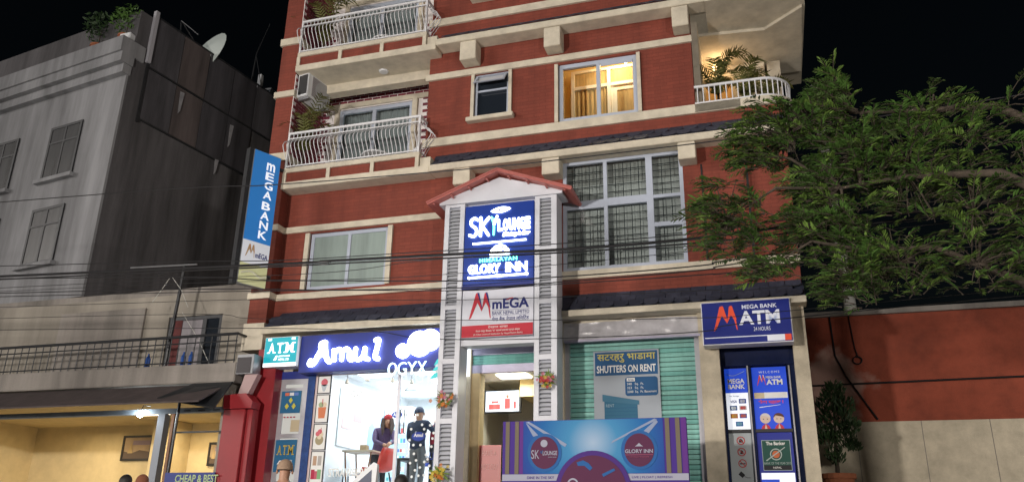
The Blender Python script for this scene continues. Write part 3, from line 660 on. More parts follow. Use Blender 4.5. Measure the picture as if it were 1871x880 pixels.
# script A m u l
stroke([(-8.22, 4.36), (-8.24, 4.30), (-8.17, 4.30), (-8.10, 4.40), (-8.02, 4.56), (-7.96, 4.71), (-7.93, 4.55), (-7.88, 4.38), (-7.82, 4.33)], .048); stroke([(-8.10, 4.45), (-7.92, 4.47)], .034, 'letter_bar')
stroke([(-7.93, 4.71), (-8.03, 4.70), (-8.05, 4.62)], .034, 'letter_bar')
stroke([(-7.75, 4.54), (-7.72, 4.36)], .042); stroke([(-7.72, 4.50), (-7.64, 4.56), (-7.58, 4.50), (-7.57, 4.36)], .042, 'letter_bar'); stroke([(-7.57, 4.50), (-7.49, 4.56), (-7.42, 4.50), (-7.41, 4.37), (-7.36, 4.34)], .042, 'letter_bar')
stroke([(-7.29, 4.55), (-7.30, 4.40), (-7.22, 4.34), (-7.13, 4.40), (-7.10, 4.55)], .042); stroke([(-7.10, 4.55), (-7.09, 4.38), (-7.02, 4.34)], .042, 'letter_bar')
stroke([(-6.89, 4.69), (-6.83, 4.70), (-6.85, 4.55), (-6.88, 4.38), (-6.82, 4.34)], .045)
# glowing ice cream logo
lg = B(); lg.disc(-6.0, 4.58, .235, -.40, -.34, 30); lg2 = B(); lg2.disc(-6.33, 4.46, .135, -.395, -.34, 26); lg3 = B(); lg3.disc(-5.80, 4.64, .20, -.39, -.34, 26)
for b_, nm in ((lg, 'logo_scoop'), (lg2, 'logo_scoop'), (lg3, 'logo_scoop')): b_.build(nm, GW, AM)
GO = glow('pale_teal_tube', (.62, .86, .95), 1.6)
for i, chs in enumerate('OGYX'):
    x = -6.60+i*.195; text('logo_letter', chs, x, x+.175, 4.02, 4.25, -.36, GO, AM, depth=.03, bold=-.01)
    text('logo_letter_face', chs, x+.01, x+.165, 4.035, 4.235, -.392, mat('pale_face', (.6, .68, .72), .4, emit=(.8, .9, 1), es=.7), AM, depth=.01, bold=-.03)
TG = mat('teal_logo', (.01, .35, .36), .4, emit=(.02, .6, .6), es=.35)
for z0, z1, wa, wb in ((3.92, 4.03, .115, .085), (4.05, 4.14, .085, .055), (4.16, 4.27, .055, .012)):
    B().prism([(-5.62-wa, z0), (-5.62+wa*.5, z0+.035), (-5.62+wa, z0+.02), (-5.62+wb, z1), (-5.62-wb*.6, z1-.02)], -.42, -.39).build('cone_tier', TG, AM)
B().box(-5.66, -5.58, -.40, -.33, 3.96, 4.2).build('cone_mount', WHITEM, AM)
box('white_end_panel', -5.549, -5.12, -.30, -.06, 4.0, 4.9, mat('backlit_panel', (.8, .85, .9), .4, emit=(.85, .93, 1), es=1.2), AM)

# left cash machine sign and door
s = thing('cash_machine_sign', 'turquoise lit cash machine sign left of the ice cream shop sign', 'sign', (-8.87, -.35, 4.28))
TQ = mat('turquoise_lightbox', (.005, .25, .30), .35, emit=(.005, .36, .45), es=.38)
box('case', -9.25, -8.515, -.40, -.10, 4.275, 4.86, WHITEM, s, bevel=.006); box('face', -9.235, -8.53, -.408, -.401, 4.35, 4.845, TQ, s); box('base_strip', -9.235, -8.53, -.407, -.401, 4.285, 4.349, glow('white_strip', (.9, .95, 1), .9), s)
GT = glow('white_lit_print', (.9, .96, 1), .8)
serif('letter', 'ATM', -9.17, -8.57, 4.54, 4.74, -.409, GT, s)
B().prism([(-9.02, 4.40), (-8.96, 4.40), (-8.93, 4.49), (-8.97, 4.49)], -.412, -.409).build('emblem', GT, s)
text('small_text', 'JANATA BANK', -8.91, -8.66, 4.45, 4.495, -.409, GT, s); text('small_text', 'NEPAL LTD', -8.91, -8.68, 4.39, 4.435, -.409, GT, s)
for x in (-9.18, -8.66): box('corner_mark', x, x+.08, -.411, -.409, 4.79, 4.83, GT, s)
ad = frame_b(-9.03, -8.442, FLOOR, 4.10, .10, -.02, .05).build('cash_machine_door', SILVER, H)
box('door_rail', -8.93, -8.542, -.018, .048, 3.88, 3.93, SILVER, ad); box('door_rail', -8.93, -8.542, -.018, .048, 2.98, 3.06, SILVER, ad)
GLW = mat('lit_booth_glass', (.46, .47, .46), .2, emit=(.8, .85, .8), es=.12)
for z0, z1 in ((3.93, 4.0), (3.06, 3.88), (FLOOR+.1, 2.98)): box('pane', -8.93, -8.542, .0, .012, z0, z1, GLW, ad)
box('pane_tint', -8.74, -8.545, -.006, -.001, 3.10, 3.32, mat('tan_print', (.5, .42, .28), .5), ad)
p = thing('card_sticker', 'blue bank sticker with three yellow diamonds on the left cash machine door', 'sticker', (-8.74, -.01, 3.44))
BL2 = flat('blue2', (.012, .12, .26)); box('sheet', -8.99, -8.56, -.03, -.022, 3.45, 3.87, BL2, p)
YL = flat('yellow', (.55, .50, .06))
for cx, cz in ((-8.775, 3.69), (-8.85, 3.58), (-8.70, 3.58)): B().prism([(cx-.045, cz), (cx, cz-.06), (cx+.045, cz), (cx, cz+.06)], -.034, -.0305).build('diamond', YL, p)
for i, cc in enumerate(((.6, .15, .08), (.7, .7, .72), (.12, .2, .5))): box('card_logo', -8.91+i*.10, -8.82+i*.10, -.033, -.0305, 3.78, 3.84, flat('card%d' % i, cc), p)
for i in range(4): box('small_print', -8.9+i*.07, -8.86+i*.07, -.024, -.021, 3.36, 3.385, flat('berry', (.4, .02, .06)), p)
p = thing('cash_machine_sticker', 'blue cash machine sticker with gold letters low on the left door', 'sticker', (-8.75, -.01, 2.3))
box('sheet', -9.00, -8.55, -.03, -.022, 2.36, 2.95, BL2, p); serif('letter', 'ATM', -8.96, -8.59, 2.67, 2.85, -.031, flat('gold', (.45, .33, .06)), p)
B().prism([(-8.93, 2.50), (-8.88, 2.50), (-8.84, 2.57), (-8.88, 2.57)], -.034, -.0305).build('emblem', W_, p); text('small_text', 'JANATA BANK', -8.83, -8.61, 2.54, 2.58, -.031, W_, p); text('small_text', 'NEPAL LTD', -8.83, -8.65, 2.49, 2.53, -.031, W_, p)

# ------------------------------------------------------------------ entrance beside the tower
LAV = mat('lavender_grey_steel', (.40, .38, .50), .45, var=.15, vs=3, metal=.2)
box('entrance_header', -5.11, -3.72, -.02, .3, 4.50, 4.66, LAV, H)
en = box('entrance_shutter', -5.11, -3.72, .02, .28, 4.40, 4.50, LAV, H)
for k in range(5): B().prism([(.06, 4.215+k*.062), (.045, 4.245+k*.062), (.06, 4.275+k*.062), (.075, 4.245+k*.062)], -5.10, -3.73, 'x').build('slat', TEALD, en)
box('shutter_rail', -5.11, -3.72, .02, .10, 4.07, 4.215, LAV, en)
WJ = mat('warm_plaster_jamb', (.66, .50, .27), .8, var=.1)
ef = B(); ef.box(-5.108, -4.95, .02, .3, FLOOR, 4.07); ef.build('entrance_jamb', WJ, H); box('entrance_jamb', -3.86, -3.725, .02, .3, FLOOR, 4.07, WJ, H)
lb = B(); x0, x1, yb, zc = -5.45, -3.60, 3.4, 4.20
lb.add([(x0,.3,zc),(x1,.3,zc),(x1,yb,zc),(x0,yb,zc)], [(3,2,1,0)]); lb.add([(x0,yb,FLOOR),(x1,yb,FLOOR),(x1,yb,zc),(x0,yb,zc)], [(0,1,2,3)]); lb.add([(x0,.3,FLOOR),(x0,yb,FLOOR),(x0,yb,zc),(x0,.3,zc)], [(0,1,2,3)]); lb.add([(x1,.3,FLOOR),(x1,yb,FLOOR),(x1,yb,zc),(x1,.3,zc)], [(3,2,1,0)])
lob = lb.build('entrance_lobby', mat('pale_lobby_wall', (.78, .72, .60), .8), H)
box('stair_soffit', -4.6, -3.65, 1.4, 3.0, 3.86, 4.19, WARMW, lob)
box('ceiling_light', -4.9, -4.3, .8, 1.2, 4.165, 4.195, glow('lobby_panel', (1, .95, .85), 3), lob); lamp('lobby_lamp', (-4.6, 1.0, 4.1), 16, (1, .90, .74), .5, 'AREA', lob)
box('entrance_pane', -4.95, -3.86, .10, .108, FLOOR, 4.07, CLEAR, H)
tv = thing('wall_screen', 'lit wall screen showing red figures inside the entrance lobby', 'screen', (-4.9, 1.6, 3.3))
x0, z0, x1, z1 = -5.356, 3.61, -4.67, 4.009
box('bezel', x0-.04, x1+.04, 1.58, 1.65, z0-.03, z1+.03, BLACK, tv, bevel=.006); box('panel', x0, x1, 1.57, 1.579, z0, z1, mat('lit_screen', (.6, .62, .7), .3, emit=(.75, .8, .95), es=1.0), tv)
SR = mat('screen_red', (.5, .05, .05), .3, emit=(.8, .1, .1), es=.8)
wd_t = x1-x0
for u, v, a_, c_ in ((.1, .1, .34, .26), (.58, .12, .16, .5), (.84, .12, .08, .35), (.18, .4, .2, .12)): box('picture', x0+wd_t*u, x0+wd_t*(u+a_), 1.565, 1.5695, z0+(z1-z0)*v, z0+(z1-z0)*(v+c_), SR, tv)
B().ell((x0+wd_t*.66, 1.566, z0+(z1-z0)*.72), .03, .004, .035).build('picture_head', SKIN, tv)
x0, z0, x1, z1 = -4.94, 2.188, -4.537, 2.797
rs = thing('red_door_sticker', 'red translucent lettered sheet low on the lobby glass door', 'sticker', (x0, .09, FLOOR))
box('sheet', x0, x1, .085, .095, FLOOR+.1, z1, mat('pink_red_film', (.55, .12, .11), .4), rs); text('lettering', 'HAVE A', x0+.05, x1-.08, z1-.18, z1-.09, .084, mat('pale_pink_print', (.7, .35, .32), .5), rs); text('lettering', 'NICE DAY', x0+.05, x1-.05, z1-.42, z1-.32, .084, MATS['pale_pink_print'], rs)
rk = thing('goods_rack', 'white wire rack of small goods at the back of the lobby', 'rack', (-4.7, 2.4, FLOOR))
for k in range(6): box('rack_shelf', -5.2, -4.35, 2.3, 2.6, 2.3+k*.2, 2.315+k*.2, WHITEM, rk); [box('packet', -5.15+j*.13, -5.06+j*.13, 2.33, 2.45, 2.316+k*.2, 2.39+.03*((j+k) % 3)+k*.2, flat(('white', 'greyprint', 'rose', 'paleblue')[(j*2+k) % 4], (.5, .5, .5)), rk) for j in range(6)]
for x in (-5.2, -4.36): box('rack_post', x-.012, x+.012, 2.44, 2.46, FLOOR+.01, 3.5, WHITEM, rk)
pp = box('switch_plate', -3.872, -3.862, .14, .2, 3.18, 3.34, BLACK, H)

# ------------------------------------------------------------------ rolling shutter bay with the for-rent poster
sb = B(); sb.add([(-3.36,.02,4.90),(-1.03,.02,4.90),(-1.03,-.03,4.62),(-3.36,-.03,4.62)], [(0,1,2,3)]); sb.box(-3.36, -1.03, .022, .28, 4.56, 4.90)
sv = B(); nx_, nz_ = 40, 10
for i in range(nx_+1):
    for j in range(nz_+1):
        u, v_ = i/nx_, j/nz_
        sv.v.append(Vector((-3.37+2.35*u, -.015-.045*(1-v_)-.012*math.sin(u*23+v_*4)*math.sin(v_*5)-.012*abs(math.sin(u*9-v_*6)), 4.555+.33*v_-(.012*math.sin(u*7)))))
for i in range(nx_):
    for j in range(nz_): sv.f.append((i*(nz_+1)+j, (i+1)*(nz_+1)+j, (i+1)*(nz_+1)+j+1, i*(nz_+1)+j+1)); sv.mi.append(0)
hb = box('shutter_hood', -3.365, -1.025, .03, .28, 4.57, 4.89, LAV, H); sv.build('plastic_wrap', PLASTIC, hb, smooth=True)
box('hood_lip', -3.36, -.99, -.07, .03, 4.525, 4.565, LAV, hb)
rsn = box('rolling_shutter', -3.30, -1.10, .16, .18, FLOOR, 4.56, BLACK, H)
sl0 = None; n_ = 32; hh = (4.555-FLOOR)/n_
for k in range(n_):
    z = FLOOR+k*hh
    if sl0 is None:
        sl0 = B().prism([(0, .0), (-.014, hh*.05), (-.024, hh*.45), (-.018, hh*.85), (0, hh*.93)], -1.10, 1.10, 'x').build('slat', TEAL, rsn, origin=(0, 0, 0)); sl0.location = Vector((-2.20, .158, z))-ORG[rsn.name]
    else:
        o = shared(sl0, 'slat', (-2.20, .158-rnd.random()*.008, z), rsn, rot=(rnd.uniform(-.06, .06), rnd.uniform(-.0015, .0015), 0))
        if rnd.random() < .3: o.material_slots[0].link = 'OBJECT'; o.material_slots[0].material = TEALD
for x0, x1 in ((-3.37, -3.29), (-1.11, -1.03)): box('guide_rail', x0, x1, .06, .2, FLOOR, 4.56, SILVER, rsn)
P = thing('rent_poster', 'grey and blue poster offering shutters on rent taped to the teal shutter', 'poster', (-2.29, .1, 2.9))
GP = flat('greyposter', (.36, .40, .45)); BP = flat('posterblue', (.012, .085, .22)); TP = flat('postersteel', (.03, .14, .24))
box('sheet', -2.87, -1.72, .108, .118, 2.85, 4.38, GP, P); box('heading_panel', -2.84, -1.75, .104, .1075, 3.945, 4.355, BP, P)
YT = flat('posteryellow', (.55, .48, .12)); text('heading_nepali', 'सटरहरु भाडामा', -2.80, -1.78, 4.165, 4.32, .103, YT, P, bold=.015)
text('heading', 'SHUTTERS ON RENT', -2.81, -1.78, 3.99, 4.12, .103, W_, P, bold=.02)
def rr(x0, x1, z0, z1, r, n=5):
    pts = []
    for cx, cz, a in ((x1-r, z1-r, 0), (x0+r, z1-r, PI/2), (x0+r, z0+r, PI), (x1-r, z0+r, 1.5*PI)):
        for i in range(n+1): pts.append((cx+r*math.cos(a+PI/2*i/n), cz+r*math.sin(a+PI/2*i/n)))
    return pts
B().prism(rr(-2.32, -1.76, 3.58, 3.905, .05), .104, .1075).build('area_box', BP, P); box('area_tab', -2.29, -2.15, .101, .1035, 3.83, 3.89, W_, P); text('area_text', 'Area', -2.27, -2.17, 3.84, 3.88, .1005, BP, P)
for i, (s_, xe) in enumerate((('340   Sq.  Ft.', -2.0), ('323   Sq.  Ft.', -2.0), ('2200  Sq.  Ft. Basement', -1.785))): text('area_text', s_, -2.285, xe, 3.755-i*.067, 3.805-i*.067, .103, W_, P)
B().prism([(-2.69, 2.86), (-2.12, 2.86), (-2.12, 3.46), (-2.69, 3.55)], .104, .1075).build('shutter_picture', TP, P); B().prism([(-2.72, 3.50), (-2.09, 3.43), (-2.09, 3.50), (-2.72, 3.62)], .100, .1035).build('picture_roof', flat('postersteel2', (.05, .17, .27)), P)
for k in range(9): box('picture_line', -2.68, -2.13, .1025, .1038, 2.90+k*.06, 2.905+k*.06, BP, P)
text('picture_text', 'RENT', -2.66, -2.52, 3.40, 3.45, .103, flat('posterpale', (.3, .42, .5)), P)

# ------------------------------------------------------------------ right cash machine booth
S = thing('bank_machine_sign', 'wide navy cash machine sign with red peak emblem above the right booth', 'sign', (-.2, -.3, 4.28))
box('case', -.93, .49, -.40, -.115, 4.275, 5.0, WHITEM, S, bevel=.006); NV = mat('navy_sign_face', (.010, .018, .15), .35, emit=(.01, .02, .2), es=.12); box('face', -.915, .475, -.408, -.401, 4.29, 4.985, NV, S)
OR = mat('orange_red_print', (.62, .07, .03), .4, emit=(.8, .08, .03), es=.12)
def peaks(x0, x1, z0, z1, y, m1, m2, par, d=.004):
    """two tall swooping peaks"""
    w_ = x1-x0; h_ = z1-z0
    A = [(0, 0), (.30, .98), (.42, 1.0), (.60, .38), (.57, .30), (.38, .62), (.10, .06)]
    C = [(.57, .28), (.70, .96), (.80, 1.0), (.95, .45), (1.0, .02), (.965, .02), (.88, .42), (.76, .62)]
    for pl_ in (A, C): B().prism([(x0+a*w_, z0+b*h_) for a, b in pl_], y-d, y).build('peak', m1, par)
    for pl_ in ([(.36, 1.0), (.45, .99), (.62, .36), (.58, .42)], [(.74, .99), (.83, .98), (.99, .40), (.95, .45)]): B().prism([(x0+a*w_, z0+b*h_) for a, b in pl_], y-d-.002, y-d-.0005).build('peak_edge', m2, par)
WP = mat('pale_sign_print', (.62, .64, .70), .4, emit=(.7, .75, .9), es=.10)
peaks(-.74, -.36, 4.50, 4.92, -.409, OR, OR, S)
text('lettering', 'MEGA BANK', -.27, .28, 4.85, 4.92, -.409, WP, S, bold=.015); text('lettering', 'ATM', -.33, .31, 4.585, 4.815, -.409, WP, S, bold=.03); text('small_text', '24 HOURS', -.11, .15, 4.475, 4.54, -.409, WP, S)
B().box(-.89, .09, -.412, -.409, 4.385, 4.40).build('stripe', WP, S); box('grey_block', .09, .36, -.412, -.409, 4.30, 4.40, WP, S); box('red_block', .361, .46, -.412, -.409, 4.30, 4.40, OR, S)
bo = B(); x0, x1 = -.70, .475
bo.add([(x0,.22,FLOOR),(x1,.22,FLOOR),(x1,.22,4.9),(x0,.22,4.9)], [(0,1,2,3)])
box('booth_lintel', -.699, .474, .10, .24, 4.02, 4.66, NAVY, H)
bf = box('booth_door', -.699, .474, .23, .30, FLOOR, 4.02, NAVY, H)
for xa, xb in ((-.699, -.655), (-.29, -.225), (.355, .474)): box('door_stile', xa, xb, .14, .23, FLOOR, 4.02, NAVY, bf)
box('door_edge', -.285, -.262, .125, .139, FLOOR, 4.02, SILVER, bf); box('door_edge', .372, .395, .125, .139, FLOOR, 4.0, SILVER, bf); box('door_rail', -.654, .354, .15, .229, 2.935, 2.985, BLACK, bf)
BLIT = mat('lit_blue_print', (.010, .035, .30), .35, emit=(.01, .05, .45), es=.45); WLIT = mat('lit_white_print', (.68, .70, .74), .4, emit=(.8, .85, .95), es=.35)
p = thing('payment_poster', 'narrow white panel of payment card marks beside the right booth door', 'panel', (-.48, .2, 3.0))
box('sheet', -.652, -.295, .185, .205, 2.99, 3.585, WLIT, p); box('blue_head', -.652, -.295, .183, .205, 3.59, 3.99, BLIT, p); text('lettering', 'MEGA', -.61, -.335, 3.74, 3.82, .182, W_, p, bold=.03); text('lettering', 'BANK', -.61, -.335, 3.65, 3.725, .182, W_, p, bold=.03)
stroke([(-.62, 3.90), (-.52, 3.87), (-.42, 3.90), (-.33, 3.94)], .006, 'swoosh', .181, flat('pale_swoosh', (.3, .4, .7)), p)
text('small_text', 'We Accept', -.60, -.44, 3.515, 3.545, .184, flat('posterblue', (.012, .085, .22)), p)
text('card_mark', 'VISA', -.585, -.485, 3.42, 3.465, .184, flat('visa_navy', (.01, .03, .22)), p, bold=.02, shear=.2)
for x, z, c1, c2 in ((-.45, 3.41, (.02, .06, .3), (.5, .55, .7)), (-.60, 3.30, (.015, .09, .30), (.6, .7, .8)), (-.45, 3.30, (.55, .5, .5), (.55, .06, .06)), (-.60, 3.17, (.50, .14, .03), (.6, .3, .03)), (-.455, 3.17, (.08, .10, .35), (.5, .08, .08)), (-.525, 3.04, (.015, .12, .35), (.15, .4, .6))):
    nm = 'card_%d_%d' % (x*-1000, z*100)
    box('card_mark', x, x+.115, .1815, .1845, z, z+.075, flat(nm, c1), p); B().disc(x+.04, z+.037, .026, .179, .181, 16).build('card_dot', flat(nm+'b', c2), p); B().disc(x+.075, z+.037, .026, .1775, .1788, 16).build('card_dot', flat(nm+'c', tuple(min(.7, q*.7+.05) for q in c2)), p)
p = thing('welcome_poster', 'blue welcome poster with two greeting cartoon faces on the right booth door', 'poster', (.06, .2, 2.97))
box('sheet', -.215, .335, .185, .205, 2.975, 3.995, BLIT, p); box('white_bar', -.20, .125, .182, .1845, 3.48, 3.575, flat('barcream', (.6, .5, .32)), p); box('white_bar', -.04, .325, .179, .1815, 3.48, 3.575, W_, p)
text('lettering', 'WELCOME', -.10, .23, 3.895, 3.93, .184, W_, p, track=1.4); peaks(-.14, .0, 3.69, 3.87, .184, flat('peakred', (.6, .06, .08)), W_, p, .002)
text('lettering', 'MEGA BANK', .01, .25, 3.805, 3.845, .184, W_, p, bold=.02); text('lettering', 'ATM', .01, .265, 3.70, 3.79, .184, W_, p, bold=.04)
text('greeting', 'सेवा यहाछ !', -.14, .25, 3.385, 3.46, .184, flat('greetred', (.62, .06, .12)), p, bold=.03); B().prism([(-.13, 3.33), (.2, 3.37), (.2, 3.375), (-.13, 3.342)], .181, .1845).build('underline', W_, p)
SKP = flat('cartoon_skin', (.62, .48, .40)); HRP = flat('cartoon_hair', (.10, .035, .02)); RP = flat('cartoon_red', (.5, .04, .06))
for cx, hz in ((-.055, 'pale'), (.155, 'brown')):
    B().prism([(cx-.08, 2.98), (cx+.08, 2.98), (cx+.05, 3.04), (cx, 3.075), (cx-.05, 3.04)], .181, .1845).build('cartoon_body', RP, p)
    B().disc(cx, 3.15, .082, .178, .1805, 22, rz=.075).build('cartoon_face', SKP, p); B().prism([(cx+.083*math.cos(a), 3.165+.075*math.sin(a)) for a in [PI*i/12 for i in range(13)]]+[(cx-.05, 3.20), (cx+.03, 3.185)], .1755, .1775).build('cartoon_hair', flat('capwhite', (.6, .55, .55)) if hz == 'pale' else HRP, p)
    B().prism([(cx-.02, 2.99), (cx+.02, 2.99), (cx, 3.075)], .1785, .1808).build('cartoon_hands', SKP, p)
    for dx in (-.03, .03): B().disc(cx+dx, 3.145, .008, .174, .1765, 8).build('cartoon_eye', K_, p)
p = thing('warning_panel', 'grey panel of no entry pictograms low beside the right booth door', 'panel', (-.48, .2, 2.0))
box('sheet', -.652, -.295, .185, .205, FLOOR+.02, 2.93, mat('silver_print', (.36, .40, .42), .4), p)
RR_ = flat('banred', (.45, .04, .04))
for i, z in enumerate((2.81, 2.63, 2.45)):
    B().ring(-.468, z, .052, .066, .180, .1845).build('ban_ring', RR_, p)
    B().prism([(-.50, z-.03), (-.436, z-.03), (-.436, z), (-.468, z+.035), (-.5, z)] if i == 0 else [(-.495, z-.03), (-.44, z-.03), (-.45, z+.02), (-.475, z+.03)] if i == 1 else [(-.51, z-.012), (-.425, z-.012), (-.425, z+.004), (-.51, z+.004)], .1815, .1845).build('pictogram', K_, p)
    B().prism([(-.515, z+.04), (-.507, z+.048), (-.421, z-.04), (-.429, z-.048)], .1775, .1798).build('ban_bar', RR_, p)
B().prism([(-.545, 2.28), (-.50, 2.33), (-.44, 2.27), (-.485, 2.225)], .1815, .1845).build('camera_pictogram', K_, p); B().prism([(-.45, 2.255), (-.40, 2.235), (-.36, 2.235), (-.36, 2.22), (-.41, 2.22), (-.46, 2.24)], .1815, .1845).build('camera_arm', flat('greyarm', (.2, .2, .22)), p)
p = thing('award_poster', 'dark green award poster with an orange orb on the right booth door', 'poster', (.06, .2, 2.2))
box('backing', -.215, .335, .185, .205, FLOOR+.02, 2.93, mat('deep_blue_door', (.012, .02, .17), .35, emit=(.01, .02, .3), es=.15), p)
GN = flat('award_green', (.012, .07, .055)); box('sheet', -.15, .29, .180, .1845, 2.335, 2.81, GN, p); frame_b(-.15, .29, 2.335, 2.81, .008, .177, .1795).build('border', flat('award_border', (.35, .42, .4)), p)
text('lettering', 'The Banker', -.08, .215, 2.73, 2.785, .179, W_, p, bold=.02); B().ring(.06, 2.585, .075, .092, .173, .1765).build('orb_ring', flat('award_border', (.35, .42, .4)), p); B().disc(.06, 2.585, .058, .172, .1765).build('orb', flat('orb_orange', (.5, .13, .05)), p)
B().prism([(-.09, 2.48), (.21, 2.69), (.20, 2.70), (-.10, 2.495)], .1705, .1718).build('orb_streak', flat('award_border', (.35, .42, .4)), p)
text('lettering', 'BANK OF THE YEAR 2015', -.13, .275, 2.43, 2.465, .179, flat('award_border', (.35, .42, .4)), p); box('footer', -.14, .28, .1755, .1765, 2.345, 2.415, K_, p); text('footer_text', 'NEPAL', .0, .13, 2.365, 2.395, .175, W_, p)
box('lower_print', -.19, .32, .1815, .1845, FLOOR+.05, 2.30, WLIT, p); box('lower_stripe', -.19, .08, .1785, .181, 2.12, 2.2, BLIT, p)

# ------------------------------------------------------------------ sign tower with gabled red roof
TW = mat('white_tower_cladding', (.60, .62, .68), .45, var=.08, vs=3)
T = thing('sign_tower', 'white gabled sign tower with louvred columns in front of the hotel entrance', 'tower', (-4.4, -.5, FLOOR))
LOUV = [(6.14, 7.07), (5.17, 6.08), (4.20, 5.09), (3.17, 4.11), (2.10, 3.08)]
slat = None
for cx0, cx1, l0, l1 in ((-5.47, -5.10, -5.395, -5.18), (-3.72, -3.34, -3.645, -3.43)):
    c = box('column', cx0, cx1, -.62, -.30, FLOOR, 7.12, GREYP, T)
    for a, b in ((cx0, l0), (l1, cx1)): box('column_stile', a, b, -.70, -.621, FLOOR, 7.12, TW, c)
    box('column_side', cx1+.001, cx1+.012, -.70, -.30, FLOOR, 7.12, TW, c); box('column_side', cx0-.012, cx0-.001, -.70, -.30, FLOOR, 7.12, TW, c)
    zs = [7.12]+[z for g in LOUV for z in (g[1], g[0])]+[FLOOR]
    for i in range(0, len(zs), 2): box('column_rail', l0+.001, l1-.001, -.699, -.621, zs[i+1], zs[i], TW, c)
    for z0, z1 in LOUV:
        n = 13
        for k in range(n):
            z = z0+(z1-z0)*(k+.5)/n
            if slat is None:
                slat = B().prism([(-.035, -.020), (-.028, -.026), (.035, .020), (.028, .026)], -.105, .105, 'x').build('louvre_slat', TW, c, origin=(0, 0, 0)); slat.location = Vector(((l0+l1)/2, -.662, z))-ORG[c.name]
            else: shared(slat, 'louvre_slat', ((l0+l1)/2, -.662, z), c)
        
box('backing_wall', -5.10, -3.72, -.58, -.40, 4.42, 7.12, TW, T)
B().prism([(-5.60, 7.13), (-3.22, 7.13), (-3.22, 7.20), (-4.42, 7.58), (-5.60, 7.20)], -.71, -.25).build('gable', TW, T)
for pl_ in ([(-5.78, 7.10), (-4.42, 7.64), (-4.42, 7.69), (-5.80, 7.15)], [(-4.42, 7.64), (-3.02, 7.10), (-3.0, 7.15), (-4.42, 7.69)]): B().prism(pl_, -.88, -.06).build('roof_sheet', ROOFR, T)
for sx, xa in ((-1, -5.80), (1, -3.0)):
    for yy in (-.89, -.82): B().tube([(-4.42, yy, 7.685), (xa, yy, 7.15)], .014, 8).build('ridge_roll', ROOFR, T, smooth=True)
    for k in range(4):
        t = (k+.6)/4; x = -4.42+(xa+4.42)*t; z = 7.60-.52*t; B().box(x-.015, x+.015, -.86, -.712, z-.022, z).build('purlin_end', ROOFR, T)
box('cross_beam', -5.10, -3.72, -.66, -.581, 4.42, 4.52, TW, T); box('sign_ledge', -5.08, -3.74, -.74, -.59, 5.44, 5.50, BLUEP, T)

SG = thing('lounge_sign', 'blue illuminated lounge and inn sign on the tower under the gable', 'sign', (-4.4, -.65, 5.53))
box('sign_box', -5.07, -3.75, -.71, -.59, 5.53, 7.05, mat('blue_lit_panel', (.006, .028, .20), .35, emit=(.01, .06, .40), es=.10), SG, bevel=.006)
LW = glow('white_led_letter', (.86, .94, 1.0), 3.6); LGn = glow('green_led_letter', (.15, .85, .55), 1.8)
y = -.712; d_ = .03
def eye(cx, cz, w_, h_, mt, par):
    up_ = [(cx-w_+2*w_*i/14, cz+h_*math.sin(PI*i/14)**.8*.9+.03*(i/14-.3)) for i in range(15)]; dn = [(cx+w_-2*w_*i/14, cz-h_*math.sin(PI*i/14)**.8*.8+.03*(1-i/14-.3)) for i in range(1, 14)]
    B().prism(up_+dn, y-d_, y).build('eye_emblem', mt, par)
eye(-4.375, 6.905, .19, .062, LW, SG)
B().prism([(-4.44, 6.90), (-4.40, 6.925), (-4.36, 6.90), (-4.40, 6.885)], y-d_-.003, y-d_-.0005).build('eye_slit', BLUEP, SG); B().prism([(-4.33, 6.915), (-4.29, 6.935), (-4.27, 6.915), (-4.30, 6.90)], y-d_-.003, y-d_-.0005).build('eye_slit', BLUEP, SG)
stroke([(-4.815, 6.755), (-4.88, 6.79), (-4.945, 6.74), (-4.93, 6.66), (-4.86, 6.60), (-4.83, 6.52), (-4.88, 6.44), (-4.965, 6.465)], .026, 'letter', y-.02, LW, SG)
stroke([(-4.755, 6.79), (-4.755, 6.44)], .026, 'letter', y-.02, LW, SG); stroke([(-4.60, 6.78), (-4.74, 6.61)], .026, 'letter_arm', y-.02, LW, SG); stroke([(-4.72, 6.62), (-4.60, 6.44)], .026, 'letter_arm', y-.02, LW, SG)
stroke([(-4.545, 6.78), (-4.50, 6.62), (-4.50, 6.44)], .020, 'letter', y-.02, LGn, SG); stroke([(-4.44, 6.79), (-4.50, 6.63)], .022, 'letter_arm', y-.02, LW, SG); B().disc(-4.495, 6.735, .022, y-.03, y).build('letter_leaf', LGn, SG)
for i, chs in enumerate('LOUNGE'): x = -4.425+i*.104; text('letter', chs, x, x+.094, 6.50, 6.725, y, LW, SG, d_, .035)
text('letter', 'Dining & Bar', -4.33, -3.81, 6.37, 6.465, y, LW, SG, d_, .04, .3)
box('rule', -4.90, -3.88, y-d_, y, 6.28, 6.303, LW, SG)
dome = [(-4.375+.19*math.cos(PI*i/18), 6.05+.185*math.sin(PI*i/18)) for i in range(19)]; inner = [(-4.375+.105*math.cos(PI*i/18), 6.05+.10*math.sin(PI*i/18)) for i in range(19)]
B().prism(dome+inner[::-1], y-d_, y).build('dome_emblem', LW, SG); B().prism([(-4.49, 6.05), (-4.42, 6.10), (-4.36, 6.13), (-4.30, 6.09), (-4.26, 6.05)], y-d_, y).build('dome_cloud', LW, SG); box('dome_base', -4.56, -4.19, y-d_, y, 6.01, 6.035, LW, SG)
for a in (45, 70, 95, 120, 140):
    q = R(a); B().disc(-4.375+.148*math.cos(q), 6.05+.14*math.sin(q), .013, y-d_-.003, y-d_-.0005, 8).build('dome_mark', BLUEP, SG)
text('letter', 'HIMALAYAN', -4.76, -4.05, 5.925, 5.99, y, LGn, SG, d_, .02, track=1.25)
text('letter', 'GLORY', -4.97, -4.36, 5.715, 5.885, y, LW, SG, d_, .03); text('letter', 'INN', -4.26, -3.86, 5.71, 5.88, y, LW, SG, d_, .03)
